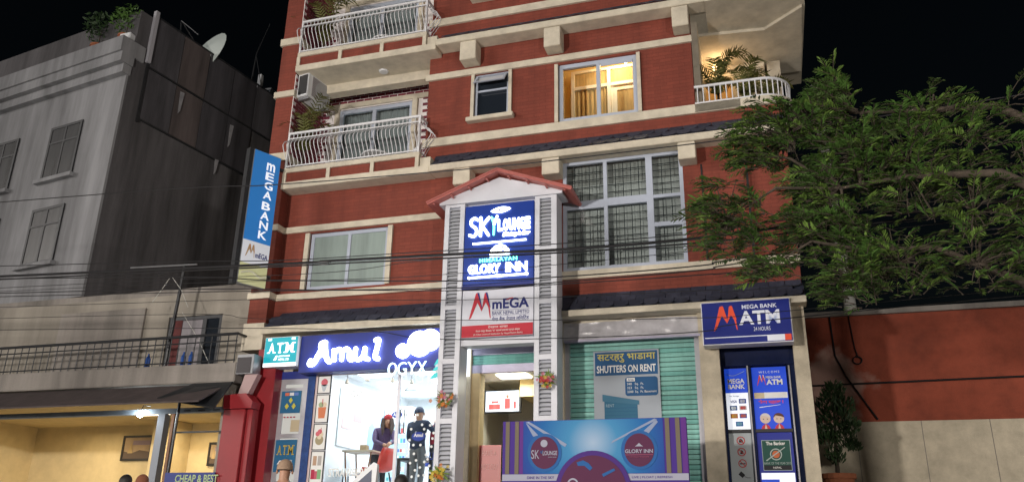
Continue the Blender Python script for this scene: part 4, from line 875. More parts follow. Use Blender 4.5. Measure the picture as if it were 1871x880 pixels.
box('rule', -4.96, -3.86, y-d_, y, 5.632, 5.658, LW, SG); B().prism([(-4.54, 5.645), (-4.41, 5.675), (-4.28, 5.645), (-4.41, 5.615)], y-d_-.003, y-d_-.0005).build('rule_knot', LW, SG); B().disc(-3.87, 5.65, .028, y-d_-.004, y).build('rule_end', LW, SG); B().disc(-4.95, 5.645, .022, y-d_-.004, y).build('rule_end', LW, SG)

MG = thing('bank_sign', 'pale bank sign with red twin peak emblem and a red strip on the tower', 'sign', (-4.4, -.65, 4.56))
box('board', -5.07, -3.75, -.69, -.59, 4.555, 5.43, mat('pale_sign_board', (.58, .60, .68), .4, var=.05), MG, bevel=.004)
y = -.6905; PR = flat('peak_crimson', (.50, .03, .05)); PN = flat('deep_navy', (.012, .02, .16))
peaks(-4.94, -4.53, 4.88, 5.37, y, PR, PN, MG); text('lettering', 'mEGA', -4.505, -3.83, 5.045, 5.235, y, PN, MG, bold=.03); B().prism([(-4.25, 5.20), (-4.20, 5.235), (-4.12, 5.24), (-4.13, 5.215)], y-.008, y-.0045).build('accent', PR, MG)
text('lettering', 'BANK NEPAL LIMITED', -4.505, -3.825, 4.94, 5.005, y, PN, MG); box('thin_rule', -4.51, -3.82, y-.003, y, 5.018, 5.023, PN, MG); box('thin_rule', -4.51, -3.82, y-.003, y, 4.922, 4.927, PN, MG); text('lettering', 'मेगा बैंक नेपाल लिमिटेड', -4.505, -3.83, 4.83, 4.91, y, PN, MG, bold=.01)
box('red_strip', -5.065, -3.755, y-.006, y, 4.56, 4.77, PR, MG); text('strip_text', 'टेवहाल शाखा', -4.57, -4.21, 4.70, 4.755, y-.0065, W_, MG); text('strip_text', 'नेपाल राष्ट्र बैंकबाट "क" वर्गको इजाजत प्राप्त संस्था', -4.80, -3.99, 4.635, 4.685, y-.0065, W_, MG); text('strip_text', '(A Class Licensed Institution by Nepal Rastra Bank)', -4.84, -3.94, 4.58, 4.62, y-.0065, W_, MG)

# flower bunches tied to the columns
def flowers(label, loc, cols, seed):
    q = random.Random(seed); o = thing('flower_bunch', label, 'flowers', loc, 'flower bunches tied to the tower')
    for nm, mt, n, r in (('blooms', cols, 1, .0), ):
        for c_ in cols:
            b = B()
            for k in range(16):
                p_ = Vector((q.gauss(0, .065), q.gauss(-.05, .04), q.gauss(0, .055)))+Vector(loc); s_ = q.uniform(.016, .03)
                for j in range(5):
                    a = 2*PI*j/5; b.add([p_, p_+Vector((math.cos(a-.5)*s_, -.01, math.sin(a-.5)*s_)), p_+Vector((math.cos(a)*s_*1.4, -.016, math.sin(a)*s_*1.4)), p_+Vector((math.cos(a+.5)*s_, -.01, math.sin(a+.5)*s_))], [(0,1,2,3)])
            b.build('petals', c_, o, kind='stuff')
    b = B()
    for k in range(26):
        a = q.uniform(0, 2*PI); l_ = q.uniform(.1, .22); p_ = Vector(loc)+Vector((q.gauss(0, .03), -.03, q.gauss(0, .03))); e_ = p_+Vector((math.cos(a)*l_, -.05, math.sin(a)*l_*.8)); s_ = (e_-p_).cross(Vector((0, 1, 0))).normalized()*.014
        b.add([p_, p_.lerp(e_, .5)+s_, e_, p_.lerp(e_, .5)-s_], [(0,1,2,3)])
    b.build('leaves', LEAF2, o, kind='stuff'); return o
FL = [mat('petal_red', (.45, .03, .03), .6), mat('petal_orange', (.55, .18, .03), .6), mat('petal_pink', (.5, .15, .22), .6), mat('petal_yellow', (.55, .42, .05), .6), mat('petal_white', (.6, .55, .5), .6)]
flowers('red and yellow flower bunch on the right tower column', (-3.50, -.76, 3.74), [FL[0], FL[3], FL[2]], 1)
flowers('pink and orange flower bunch on the left tower column', (-5.30, -.76, 3.47), [FL[1], FL[2], FL[4]], 2)
flowers('yellow flower bunch at the foot of the left tower column', (-5.32, -.78, 2.24), [FL[3], FL[1], FL[3]], 3)

# ------------------------------------------------------------------ blade sign on the corner pier
BS = thing('blade_sign', 'tall blue vertical bank blade sign projecting from the left corner pier', 'sign', (-9.43, -.83, 5.80), rot=R(65))
box('case', -.31, .31, .0, .14, 0, 2.85, GREYM, BS, bevel=.006); box('edge_frame', -.40, -.312, .02, .16, -.03, 2.86, DARK, BS)
BB = mat('blade_blue', (.025, .17, .46), .35, emit=(.02, .15, .45), es=.22); BWt = mat('blade_white', (.60, .62, .66), .4, emit=(.8, .85, .95), es=.12); BY = mat('blade_lime', (.52, .53, .30), .4, emit=(.6, .6, .3), es=.1)
box('blue_face', -.30, .30, -.008, -.001, .90, 2.84, BB, BS); box('white_face', -.30, .30, -.007, -.001, .43, .90, BWt, BS); box('lime_face', -.30, .30, -.0065, -.001, .01, .43, BY, BS)
for i, (chs, f_) in enumerate(zip('mEGABANK', (.10, .175, .25, .325, .41, .485, .56, .635))):
    z = 2.84-2.85*f_*.975; text('letter', chs, .0, .19, z-.085, z+.085, -.009, WLIT, BS, .006, .02)
peaks(-.22, -.02, .56, .83, -.008, flat('tan_peak', (.45, .30, .16)), flat('orange_peak', (.5, .2, .05)), BS, .003); text('lettering', 'mEGA', .0, .27, .58, .69, -.008, PN, BS, bold=.02)
stroke([(-.25, .22), (-.05, .28), (.15, .20), (.28, .24)], .022, 'swoosh', -.012, flat('pale_swoosh2', (.66, .66, .5)), BS)
for z in (.25, 2.6): box('bracket_arm', .31, .42, .03, .10, z, z+.05, DARK, BS)

# ------------------------------------------------------------------ lounge billboard standing in front
BI = thing('lounge_billboard', 'purple and blue lounge billboard with two round logos standing before the teal shutter', 'billboard', (-2.56, -1.6, .40))
PUR = flat('billpurple', (.05, .015, .22)); AZ = flat('billazure', (.02, .20, .48)); GOLD = flat('billgold', (.15, .125, .085)); RP2 = flat('billplum', (.085, .012, .055)); RING = flat('billring', (.01, .10, .32)); PALE = flat('billpale', (.34, .35, .44)); VIO = flat('billviolet', (.10, .018, .21))
yb_ = -1.60
box('board', -3.97, -1.16, yb_, yb_+.08, 1.35, 2.96, PUR, BI)
for x in (-3.6, -1.5): box('leg', x-.03, x+.03, yb_+.005, yb_+.045, .40, 1.349, DARK, BI)
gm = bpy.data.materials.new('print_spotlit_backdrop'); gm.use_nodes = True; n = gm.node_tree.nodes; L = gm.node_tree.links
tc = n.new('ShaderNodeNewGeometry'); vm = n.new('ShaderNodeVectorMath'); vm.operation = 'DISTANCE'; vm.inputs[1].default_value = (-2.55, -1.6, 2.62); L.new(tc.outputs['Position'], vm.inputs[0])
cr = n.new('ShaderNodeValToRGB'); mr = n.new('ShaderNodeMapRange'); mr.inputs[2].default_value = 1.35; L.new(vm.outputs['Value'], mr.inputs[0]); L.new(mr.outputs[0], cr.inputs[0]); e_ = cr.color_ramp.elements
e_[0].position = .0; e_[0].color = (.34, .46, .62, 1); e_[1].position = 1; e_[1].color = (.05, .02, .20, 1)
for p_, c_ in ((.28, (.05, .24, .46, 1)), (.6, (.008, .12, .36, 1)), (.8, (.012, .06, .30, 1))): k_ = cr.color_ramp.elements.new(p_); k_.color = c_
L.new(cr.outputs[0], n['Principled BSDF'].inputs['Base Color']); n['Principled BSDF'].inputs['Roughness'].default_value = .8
box('backdrop_print', -3.64, -1.50, yb_-.004, yb_-.0005, 2.17, 2.955, gm, BI)
box('violet_band', -3.70, -3.641, yb_-.004, yb_-.0005, 2.17, 2.955, VIO, BI); box('violet_band', -1.24, -1.165, yb_-.004, yb_-.0005, 2.17, 2.955, VIO, BI)
for x in (-3.89, -3.74, -1.44, -1.29): box('gold_stripe', x-.032, x+.032, yb_-.0085, yb_-.0045, 2.17, 2.955, GOLD, BI)
BEAM = flat('billbeam', (.25, .30, .44))
for pts in ([(-3.60, 2.94), (-3.55, 2.95), (-2.95, 2.60), (-2.98, 2.56)], [(-3.60, 2.93), (-3.57, 2.91), (-3.40, 2.74), (-3.48, 2.72)], [(-1.62, 2.95), (-1.58, 2.93), (-2.28, 2.60), (-2.25, 2.64)], [(-1.60, 2.93), (-1.57, 2.90), (-1.72, 2.73), (-1.80, 2.76)]): B().prism(pts, yb_-.0075, yb_-.0045).build('light_beam_print', BEAM, BI)
for cx, cz in ((-3.30, 2.48), (-1.86, 2.50)): B().disc(cx, cz, .268, yb_-.011, yb_-.008, 40, rz=.283).build('logo_ring', RING, BI); B().disc(cx, cz, .218, yb_-.015, yb_-.0115, 40, rz=.238).build('logo_disc', RP2, BI)
yt = yb_-.0155
B().disc(-3.305, 2.615, .055, yt-.003, yt, 20).build('globe_mark', PALE, BI); text('logo_text', 'SK', -3.505, -3.38, 2.39, 2.52, yt, PALE, BI); text('logo_text', 'LOUNGE', -3.325, -3.10, 2.44, 2.505, yt, PALE, BI, bold=.02); text('logo_text', 'DINING & BAR', -3.24, -3.11, 2.405, 2.42, yt, PALE, BI); stroke([(-3.36, 2.50), (-3.345, 2.47), (-3.33, 2.51)], .006, 'leaf_mark', yt-.002, RING, BI)
B().prism([(-1.92, 2.55), (-1.885, 2.575), (-1.86, 2.60), (-1.83, 2.57), (-1.80, 2.55)], yt-.003, yt).build('peak_mark', PALE, BI); text('logo_text', 'GLORY INN', -2.07, -1.66, 2.455, 2.51, yt, PALE, BI, .003, .02); box('logo_rule', -2.07, -1.66, yt-.003, yt, 2.428, 2.434, flat('billrose', (.35, .08, .15)), BI); text('logo_text', 'Himalayan hospitality', -2.0, -1.72, 2.39, 2.41, yt, flat('billrose', (.35, .08, .15)), BI)
box('white_strip', -3.965, -1.165, yb_-.0075, yb_-.0005, 2.07, 2.165, PALE, BI); text('strip_text', 'DINE IN THE SKY', -3.57, -3.15, 2.095, 2.135, yb_-.008, PUR, BI); text('strip_text', 'LIVE | FLOAT | REFRESH', -1.98, -1.40, 2.09, 2.13, yb_-.008, PUR, BI)
B().disc(-2.56, 1.93, .57, yb_-.019, yb_-.016, 48).build('large_ring', flat('billindigo', (.055, .014, .18)), BI); B().disc(-2.56, 1.93, .50, yb_-.023, yb_-.0195, 48).build('large_disc', RP2, BI)
for pts in ([(-2.80, 2.33), (-2.70, 2.36), (-2.62, 2.32), (-2.56, 2.25), (-2.60, 2.21), (-2.68, 2.28), (-2.78, 2.28)], [(-2.42, 2.16), (-2.24, 2.24), (-2.22, 2.21), (-2.40, 2.12)]): B().prism(pts, yb_-.027, yb_-.0235).build('blue_flourish', RING, BI)
B().ring(-2.86, 2.02, .06, .085, yb_-.027, yb_-.0235).build('letter_curl', PALE, BI); text('large_text', 'SK LOUNGE', -2.95, -2.2, 1.75, 1.95, yb_-.0235, PALE, BI)

# ------------------------------------------------------------------ air conditioner on the balcony reveal
AC = thing('air_conditioner', 'white air conditioner outdoor unit on the second floor balcony reveal', 'air conditioner', (-9.16, .16, 10.22), rot=R(80))
box('case', -.38, .38, -.16, .14, .10, .66, PLASTW, AC, bevel=.012); box('side_panel', -.383, -.3805, -.14, .10, .14, .62, BLACK, AC)
B().ring(.10, .38, .03, .23, -.175, -.162).build('fan_guard', GREYP, AC)
box('grille_panel', -.24, .34, -.166, -.1605, .15, .62, mat('pinkish_grey_grille', (.28, .25, .26), .6), AC)
for k in range(11): box('grille_bar', -.23, .33, -.172, -.1665, .17+k*.042, .182+k*.042, GREYP, AC)
for x in (-.28, .28): box('bracket', x-.02, x+.02, -.14, .30, .06, .098, GREYM, AC)

# ------------------------------------------------------------------ balcony furniture and palms
def rchair(label, loc, rz):
    c = thing('plastic_armchair', label, 'chair', loc, rot=rz)
    box('seat', -.21, .21, -.20, .20, .40, .43, PLASTW, c, bevel=.01)
    b = B(); n = 10
    for i in range(n+1):
        a = PI*i/n; b.v += [Vector((.23*math.cos(a), .05+.18*math.sin(a), .46+.04*math.sin(a))), Vector((.25*math.cos(a), .06+.20*math.sin(a), .62+.24*math.sin(a)))]
    for i in range(n): b.f.append((2*i, 2*i+2, 2*i+3, 2*i+1)); b.mi.append(0)
    s_ = b.build('backrest', PLASTW, c, smooth=True); md = s_.modifiers.new('solid', 'SOLIDIFY'); md.thickness = .015
    for sx in (-1, 1):
        for yy in (-.17, .17): B().tube([(sx*.18, yy, .42), (sx*.22, yy*1.2, 0)], .018, 6).build('leg', PLASTW, c)
    return c
def rtable(label, loc):
    c = thing('round_table', label, 'table', loc); x, y_, z = loc
    B().lathe([(.0, .68), (.30, .68), (.31, .70), (.30, .715), (0, .715)], loc, 26).build('table_top', PLASTW, c)
    for k in range(3): a = k*2.09+.4; B().tube([(x+.05*math.cos(a), y_+.05*math.sin(a), z+.68), (x+.22*math.cos(a), y_+.22*math.sin(a), z)], .016, 6).build('leg', PLASTW, c)
for z, fl in ((8.19, 'second'), (11.02, 'third')):
    rchair('white plastic armchair at the right of the %s floor balcony' % fl, (-6.75, .25, z), R(-60)); rtable('round white table on the %s floor balcony' % fl, (-7.55, .30, z)); rchair('white plastic armchair at the left of the %s floor balcony table' % fl, (-8.2, .35, z), R(40))
def palm(label, loc, h, n, spread, seed, pot=True, mt=PALM):
    q = random.Random(seed); o = thing('potted_palm', label, 'palm', loc, 'potted palms on the balconies'); L0 = Vector(loc)
    if pot: B().lathe([(.0, 0), (.13, 0), (.17, .26), (.185, .26), (.185, .30), (.15, .30), (.0, .27)], loc, 18).build('pot', TERRA, o)
    B().tube([L0+Vector((0, 0, .27)), L0+Vector((.02, 0, h*.45))], [.035, .02], 7).build('stem', BARK, o)
    for k in range(n):
        a = 2*PI*k/n+q.uniform(-.4, .4); hh_ = h*q.uniform(.75, 1.1); sp = spread*q.uniform(.7, 1.15); b = B(); pts = []
        for i in range(9):
            t = i/8; pts.append(L0+Vector((math.cos(a)*sp*t**1.3, math.sin(a)*sp*.7*t**1.3, h*.4+(hh_-h*.4)*math.sin(t*1.9)/.95*.95)))
        b.tube(pts, .006, 5)
        for i in range(1, 9):
            for sd_ in (-1, 1):
                for m_ in range(2):
                    p_ = pts[i].lerp(pts[i-1], m_*.5); d = (pts[i]-pts[i-1]).normalized(); s_ = d.cross(Vector((0, 0, 1))).normalized()*sd_
                    e_ = p_+d*.11+s_*.17+Vector((0, 0, -.03+q.uniform(-.03, .03))); w_ = d*.011
                    b.add([p_-w_, p_.lerp(e_, .5)-w_*1.4+Vector((0, 0, .01)), e_, p_.lerp(e_, .5)+w_*1.4+Vector((0, 0, .01)), p_+w_], [(0,1,2,3,4)])
        b.build('frond', mt, o)
    return o
palm('potted palm at the left end of the second floor balcony', (-9.12, -.05, 8.19), 1.9, 11, .55, 5)
palm('potted palm at the left end of the third floor balcony', (-9.0, .1, 11.02), 1.9, 11, .7, 6)
palm('dark palm at the left of the lit corner balcony', (-.42, .75, 8.945), 1.35, 13, .62, 8)
palm('palm in the middle of the lit corner balcony', (.12, .85, 8.945), 1.15, 12, .55, 9)
palm('small palm behind the curved end of the corner railing', (.55, .9, 8.945), .85, 9, .4, 10)

# ------------------------------------------------------------------ cafe house on the left
K = thing('cafe_house', 'low cream cafe house with an iron balcony rail left of the hotel', 'building', (-14, 1, 0))
holed(-21, -9.88, 4.36, 6.16, .40, .60, [(-12.28, -10.92, 4.45, 5.66)]).build('upper_wall', PLASTER, K)
box('roof_slab', -21.1, -9.9, .42, 9.0, 6.16, 6.30, CONC, K); box('balcony_slab', -21, -9.70, -.60, .40, 3.99, 4.36, CONC, K, bevel=.015)
box('grey_panel', -15.2, -12.9, .34, .395, 4.36, 5.90, CONC, K)
f = frame_b(-12.27, -10.93, 4.46, 5.65, .07, .42, .50).build('balcony_window', DARK, K); box('mullion', -11.42, -11.32, .425, .495, 4.53, 5.58, DARK, f)
box('pane', -12.2, -11.42, .45, .46, 4.53, 5.58, mat('curtained_glass', (.17, .15, .17), .3, var=.4, vs=5, streak=.4), f); box('pane', -11.32, -11.0, .45, .46, 4.53, 5.58, GLASSD, f); box('red_curtain', -12.19, -11.95, .44, .449, 4.53, 5.58, mat('dull_red_cloth', (.12, .03, .03), .9, streak=.3), f)
rl = B().tube([(-20.9, -.55, 4.94), (-9.78, -.55, 4.94)], .03, 8).build('balcony_railing', DARK, K)
B().tube([(-20.9, -.55, 4.80), (-9.78, -.55, 4.80)], .014, 6).build('upper_rail', DARK, rl); B().tube([(-20.9, -.55, 4.42), (-9.78, -.55, 4.42)], .014, 6).build('bottom_rail', DARK, rl); B().tube([(-9.78, -.55, 4.94), (-9.78, .38, 4.94)], .026, 8).build('side_rail', DARK, rl)
cb = None
for k in range(58):
    x = -9.80-k*.19
    if cb is None: cb = B().tube([(0, 0, 4.36), (0, 0, 4.93)], .011, 6).build('bar', DARK, rl, origin=(0, 0, 4.36)); cb.location = Vector((x, -.55, 4.36))-ORG[rl.name]
    else: shared(cb, 'bar', (x, -.55, 4.36), rl)
aw = B().add([(-21, -.55, 3.96), (-9.85, -.55, 3.96), (-9.85, -1.35, 3.52), (-21, -1.35, 3.52), (-21, -.55, 3.93), (-9.85, -.55, 3.93), (-9.85, -1.35, 3.49), (-21, -1.35, 3.49)], [(0,1,2,3),(7,6,5,4),(0,4,5,1),(1,5,6,2),(2,6,7,3),(3,7,4,0)]).build('awning', mat('dark_awning', (.06, .045, .045), .8, var=.4, vs=3), K)
box('awning_beam', -21, -9.85, -.58, -.50, 3.42, 3.52, mat('blue_grey_beam', (.16, .19, .22), .5, var=.2), K)
B().add([(-10.6, -.62, 3.98), (-9.72, -.62, 3.98), (-9.62, -1.2, 3.40), (-10.9, -1.2, 3.62), (-10.6, -.60, 3.96), (-9.72, -.60, 3.96), (-9.62, -1.18, 3.38), (-10.9, -1.18, 3.60)], [(0,1,2,3),(7,6,5,4),(0,4,5,1),(1,5,6,2),(2,6,7,3),(3,7,4,0)]).build('torn_awning_sheet', DARK, K)
WY = mat('cafe_yellow_wall', (.62, .50, .28), .85, var=.12, vs=3)
ci = B(); x0, x1, yb2, zc = -18, -9.95, 3.0, 3.75
ci.add([(x0,yb2,.9),(x1,yb2,.9),(x1,yb2,zc),(x0,yb2,zc)], [(0,1,2,3)]); ci.add([(x0,-.45,zc),(x1,-.45,zc),(x1,yb2,zc),(x0,yb2,zc)], [(3,2,1,0)]); ci.add([(x0,-.45,.9),(x0,yb2,.9),(x0,yb2,zc),(x0,-.45,zc)], [(0,1,2,3)]); ci.add([(x1,-.45,.9),(x1,yb2,.9),(x1,yb2,zc),(x1,-.45,zc)], [(3,2,1,0)])
cfr = ci.build('cafe_room', WY, K); box('cafe_floor', -18, -9.95, -.5, 3.0, .7, .96, PAVE, K); box('inner_pier', -13.75, -13.3, 2.2, 2.99, .96, 3.74, WY, cfr)
box('ceiling_light', -13.4, -12.6, 1.0, 1.3, 3.70, 3.745, glow('warm_panel', (1, .85, .6), 3), cfr); lamp('cafe_lamp', (-12.6, 1.2, 3.6), 42, (1, .80, .50), .8, 'AREA', cfr, 2.4); lamp('cafe_lamp', (-15.6, 1.2, 3.6), 34, (1, .80, .50), .8, 'AREA', cfr, 2.0)
box('door_frame', -11.33, -11.17, -.58, -.42, .96, 3.42, mat('blue_grey_aluminium', (.17, .19, .22), .4, metal=.3), K); box('door_frame', -11.02, -10.96, -.57, -.45, .96, 3.45, WOOD, K); B().tube([(-10.90, -.62, .96), (-10.84, -.62, 3.75)], .028, 8).build('awning_pole', DARK, K); box('cafe_lintel_rail', -10.95, -9.85, -.56, -.52, 3.05, 3.08, DARK, K)
box('side_pier', -10.0, -9.88, -.45, 3.0, .7, 3.99, PLASTER, K); box('lower_wall', -21, -18, -.5, -.3, .7, 3.99, PLASTER, K)
for k in range(3): box('vent_slot', -10.75+k*.33, -10.6+k*.33, -.59, -.581, 3.455, 3.475, BLACK, K)
lb_ = thing('cafe_lamp_bulb', 'bright white bulb hanging under the cafe awning', 'lamp', (-11.72, -.62, 3.36))
B().lathe([(.0, 0), (.04, .01), (.055, .05), (.04, .09), (.02, .12), (.0, .125)], (-11.72, -.62, 3.36), 14).build('bulb', glow('cool_bulb', (.85, .95, 1), 60), lb_, smooth=True); B().tube([(-11.72, -.62, 3.48), (-11.72, -.57, 3.60), (-11.55, -.57, 3.58)], .008, 5).build('wire', BLACK, lb_); lamp('bulb_light', (-11.72, -.68, 3.36), 14, (.85, .95, 1), .05, parent=lb_)
def picture(label, x0, x1, z0, z1, tilt, y_=2.97):
    o = thing('framed_picture', label, 'picture', ((x0+x1)/2, y_, z0), 'framed pictures on the cafe wall')
    frame_b(x0, x1, z0, z1, .05, y_-.03, y_).build('frame', BLACK, o); box('canvas', x0+.05, x1-.05, y_-.012, y_-.002, z0+.05, z1-.05, mat('tan_sky_print', (.38, .27, .16), .6, var=.3, vs=3), o)
    h_ = z1-z0; w_ = x1-x0
    B().prism([(x0+.05, z0+.05), (x1-.05, z0+.05), (x1-.05, z0+h_*.35), (x0+w_*.6, z0+h_*.42), (x0+w_*.35, z0+h_*.30), (x0+.05, z0+h_*.38)], y_-.016, y_-.0125).build('hill_print', flat('hillbrown', (.10, .07, .05)), o); B().prism([(x0+w_*.2, z0+h_*.3), (x0+w_*.3, z0+h_*.7), (x0+w_*.38, z0+h_*.3)], y_-.020, y_-.0165).build('tower_print', flat('towertan', (.42, .30, .14)), o); box('cloud_print', x0+w_*.35, x1-.06, y_-.019, y_-.0165, z0+h_*.62, z0+h_*.8, flat('cloudmauve', (.24, .18, .22)), o)
picture('large framed landscape on the yellow cafe wall', -15.22, -14.35, 2.90, 3.50, 0); picture('small framed picture by the right end of the cafe wall', -12.72, -12.2, 2.76, 3.30, 0)
cs = thing('cafe_banner', 'blue banner with pale green letters hung low on the cafe front', 'banner', (-10.3, -.65, .96))
box('board', -10.86, -9.78, -.70, -.66, 1.4, 2.31, mat('blue_banner', (.015, .03, .20), .5), cs); text('lettering', 'CHEAP & BEST', -10.62, -9.70, 2.13, 2.27, -.701, flat('palelime2', (.38, .48, .26)), cs, bold=.02); box('leg', -10.8, -10.76, -.69, -.67, .398, 1.4, DARK, cs); box('leg', -9.97, -9.93, -.69, -.67, .398, 1.4, DARK, cs)
rp = thing('red_clad_column', 'glossy dark red clad column between the cafe and the hotel', 'column', (-9.55, -.5, .9))
box('shaft', -9.80, -9.33, -.66, -.42, .7, 3.45, REDACP, rp, bevel=.01); box('shaft_return', -9.325, -9.20, -.60, -.40, .7, 3.45, REDACP, rp, bevel=.006)
B().prism([(-9.82, 3.72), (-9.80, 3.46), (-9.20, 3.46), (-9.18, 3.58), (-9.35, 3.74)], -.68, -.40).build('cap', REDACP, rp); B().prism([(-9.60, 3.76), (-9.38, 3.76), (-9.22, 4.12), (-9.50, 4.12)], -.56, -.42).build('crown_sheet', mat('pinkish_glossy_sheet', (.42, .30, .30), .2, coat=.5), rp)
bx2 = thing('grey_loudspeaker_box', 'dark fronted grey box fixed above the red clad column', 'box', (-9.5, -.6, 4.08))
box('case', -9.68, -9.30, -.62, -.36, 4.125, 4.50, GREYM, bx2, bevel=.01); box('front', -9.66, -9.36, -.632, -.621, 4.14, 4.44, mat('dark_front', (.03, .025, .03), .4), bx2); box('wall_arm', -9.40, -9.36, -.40, -.26, 4.3, 4.36, DARK, bx2)
tp = thing('steel_mast', 'thin dark steel mast with a crossbar on the cafe balcony', 'mast', (-11.6, -.35, 4.36))
B().tube([(-11.60, -.30, 4.36), (-11.50, -.30, 6.55)], .035, 8).build('post', DARK, tp); B().tube([(-12.9, -.30, 6.62), (-11.2, -.30, 6.56)], .018, 6).build('crossbar', GREYM, tp); B().tube([(-12.2, -.30, 6.4), (-11.5, -.3, 6.52)], .014, 6).build('brace', DARK, tp)
for i, x in enumerate((-11.93, -11.08, -10.9)):
    bt = B().lathe([(.0, 0), (.05, 0), (.05, .2), (.02, .26), (.02, .3), (0, .3)], (x, -.42, 4.361), 12).build('water_bottle', mat('blue_bottle', (.03, .08, .28), .15, coat=.5), None, label=('blue bottle at the left of the cafe balcony', 'blue bottle in the middle of the cafe balcony rail', 'blue bottle at the right of the cafe balcony')[i], cat='bottle', group='bottles on the cafe balcony')

# ------------------------------------------------------------------ dark tall building behind the cafe
dd = Vector((.16, .99, 0)).normalized(); WP0 = Vector((-14.72, .40, 0)); ang = math.atan2(dd.y, dd.x)-PI/2     # side wall line
D = thing('dark_building', 'tall blackened building with sheet cladding on its side wall behind the cafe', 'building', WP0, rot=ang)
# own frame: y runs back along the side wall, x to the right
box('side_wall', -9.0, 0, 0, 12, 6.30, 14.05, DARKC, D); box('front_wall', -9.0, -.02, -.06, -.001, 6.30, 13.0, GREYF, D)
box('cornice', -9.05, .06, -.35, .02, 12.35, 12.62, GREYF, D); box('cornice', -9.05, .02, -.22, .02, 12.1, 12.34, GREYF, D); box('parapet', -9.0, .05, -.40, .30, 12.62, 13.05, GREYF, D)
for r_, (z0, z1) in enumerate(((12.62, 14.12), (11.12, 12.58))):
    for k in range(5):
        y0, y1 = .50+k*.94, .50+(k+1)*.94-.035
        if r_ == 1 and k == 4: continue
        dz = rnd.uniform(-.03, .03)
        box('cladding_sheet', .012, .03+rnd.random()*.015, y0, y1, z0+dz, z1+dz*.5, (DARKP, mat('sooty_sheet', (.055, .053, .062), .8, var=.6, vs=2.4, streak=.8), mat('brownish_sheet', (.115, .095, .095), .85, var=.6, vs=1.6, streak=.7))[(k*2+r_*3+k//3) % 3], D)
for z in (11.09, 12.60, 14.13): box('batten', .02, .06, .45, 5.3, z-.02, z+.02, DARK, D)
box('edge_post', .0, .10, .36, .47, 12.7, 14.25, mat('pale_edge_strip', (.40, .40, .44), .6), D); box('edge_batten', .0, .05, .42, .48, 11.0, 12.7, DARK, D)
for y0, z0, h_ in ((1.55, 11.9, .55), (3.4, 11.75, .6), (3.05, 10.75, .35)): B().prism([(y0, z0+h_), (y0+.14, z0+h_+.02), (y0+.09, z0), (y0+.03, z0-.1)], .052, .062, 'x').build('peeled_patch', mat('pale_peeled', (.26, .26, .28), .9, var=.3), D)
for z in (7.3, 9.6):
    for x in (-7.2, -4.4, -1.9):
        f = frame_b(x-.6, x+.6, z, z+1.5, .07, -.10, -.062).build('window', DARK, D); box('pane', x-.53, x+.53, -.085, -.07, z+.07, z+1.43, mat('curtained_dark_glass', (.05, .052, .055), .25, var=.5, vs=3, streak=.5), f); box('mullion', x-.03, x+.03, -.098, -.0855, z+.07, z+1.43, DARK, f); box('transom', x-.53, x+.53, -.099, -.0855, z+1.0, z+1.05, DARK, f); box('sill', x-.7, x+.7, -.2, -.062, z-.1, z-.001, GREYF, f)
rb_ = Matrix.Rotation(ang, 4, 'Z')
def onD(x, y_, z): v = rb_ @ Vector((x, y_, z)); return v+WP0
dish = thing('satellite_dish', 'white satellite dish with dark struts on the dark building roof', 'dish', (-14.85, 2.95, 14.05), rot=R(-20))
b = B(); n_ = 20
for i in range(7):
    r = .8*i/6
    for j in range(n_): a = 2*PI*j/n_; b.v.append(Vector((r*math.cos(a), .32*r*r, r*math.sin(a))))
for i in range(6):
    for j in range(n_): b.f.append((i*n_+j, i*n_+(j+1) % n_, (i+1)*n_+(j+1) % n_, (i+1)*n_+j)); b.mi.append(0)
for v in b.v:
    x, y_, z = v; t = R(-14); v.y, v.z = y_*math.cos(t)-z*math.sin(t), y_*math.sin(t)+z*math.cos(t)+.42
b.build('reflector', mat('white_dish', (.5, .55, .53), .5, emit=(.6, .7, .65), es=.05), dish, smooth=True)
B().tube([(0, .2, 0), (0, .25, .55)], .05, 8).build('mast', DARK, dish)
for x in (-.5, .5, 0): B().tube([(x, -.5*abs(x)-.2, .5), (0, -.75, 1.0)], .018, 6).build('strut', DARK, dish)
an = thing('roof_antenna', 'tall thin antenna rod on the dark building roof', 'antenna', onD(-.3, 4.3, 14.05)); v0 = onD(-.3, 4.3, 14.05); B().tube([v0, v0+Vector((.05, 0, 1.3)), v0+Vector((.32, .1, 2.4))], [.03, .02, .012], 6).build('rod', DARK, an); B().tube([v0+Vector((.4, 0, 0)), v0+Vector((.05, 0, 1.2))], .012, 5).build('stay', DARK, an)
v0 = onD(-.4, 4.75, 14.05); B().box(v0.x-.06, v0.x+.06, v0.y-.06, v0.y+.06, 14.05, 14.85).build('roof_post', mat('pale_post', (.5, .52, .55), .7), None, label='short pale post on the dark building roof', cat='post')
v0 = onD(-.9, 5.6, 14.05); tk = thing('roof_tank', 'blue grey box tank at the far end of the dark building roof', 'tank', v0); box('body', v0.x-.4, v0.x+.4, v0.y-.4, v0.y+.4, 14.051, 14.6, mat('blue_grey_tank', (.2, .24, .3), .6), tk, bevel=.02); box('lid', v0.x-.45, v0.x+.45, v0.y-.45, v0.y+.45, 14.601, 14.66, GREYM, tk)
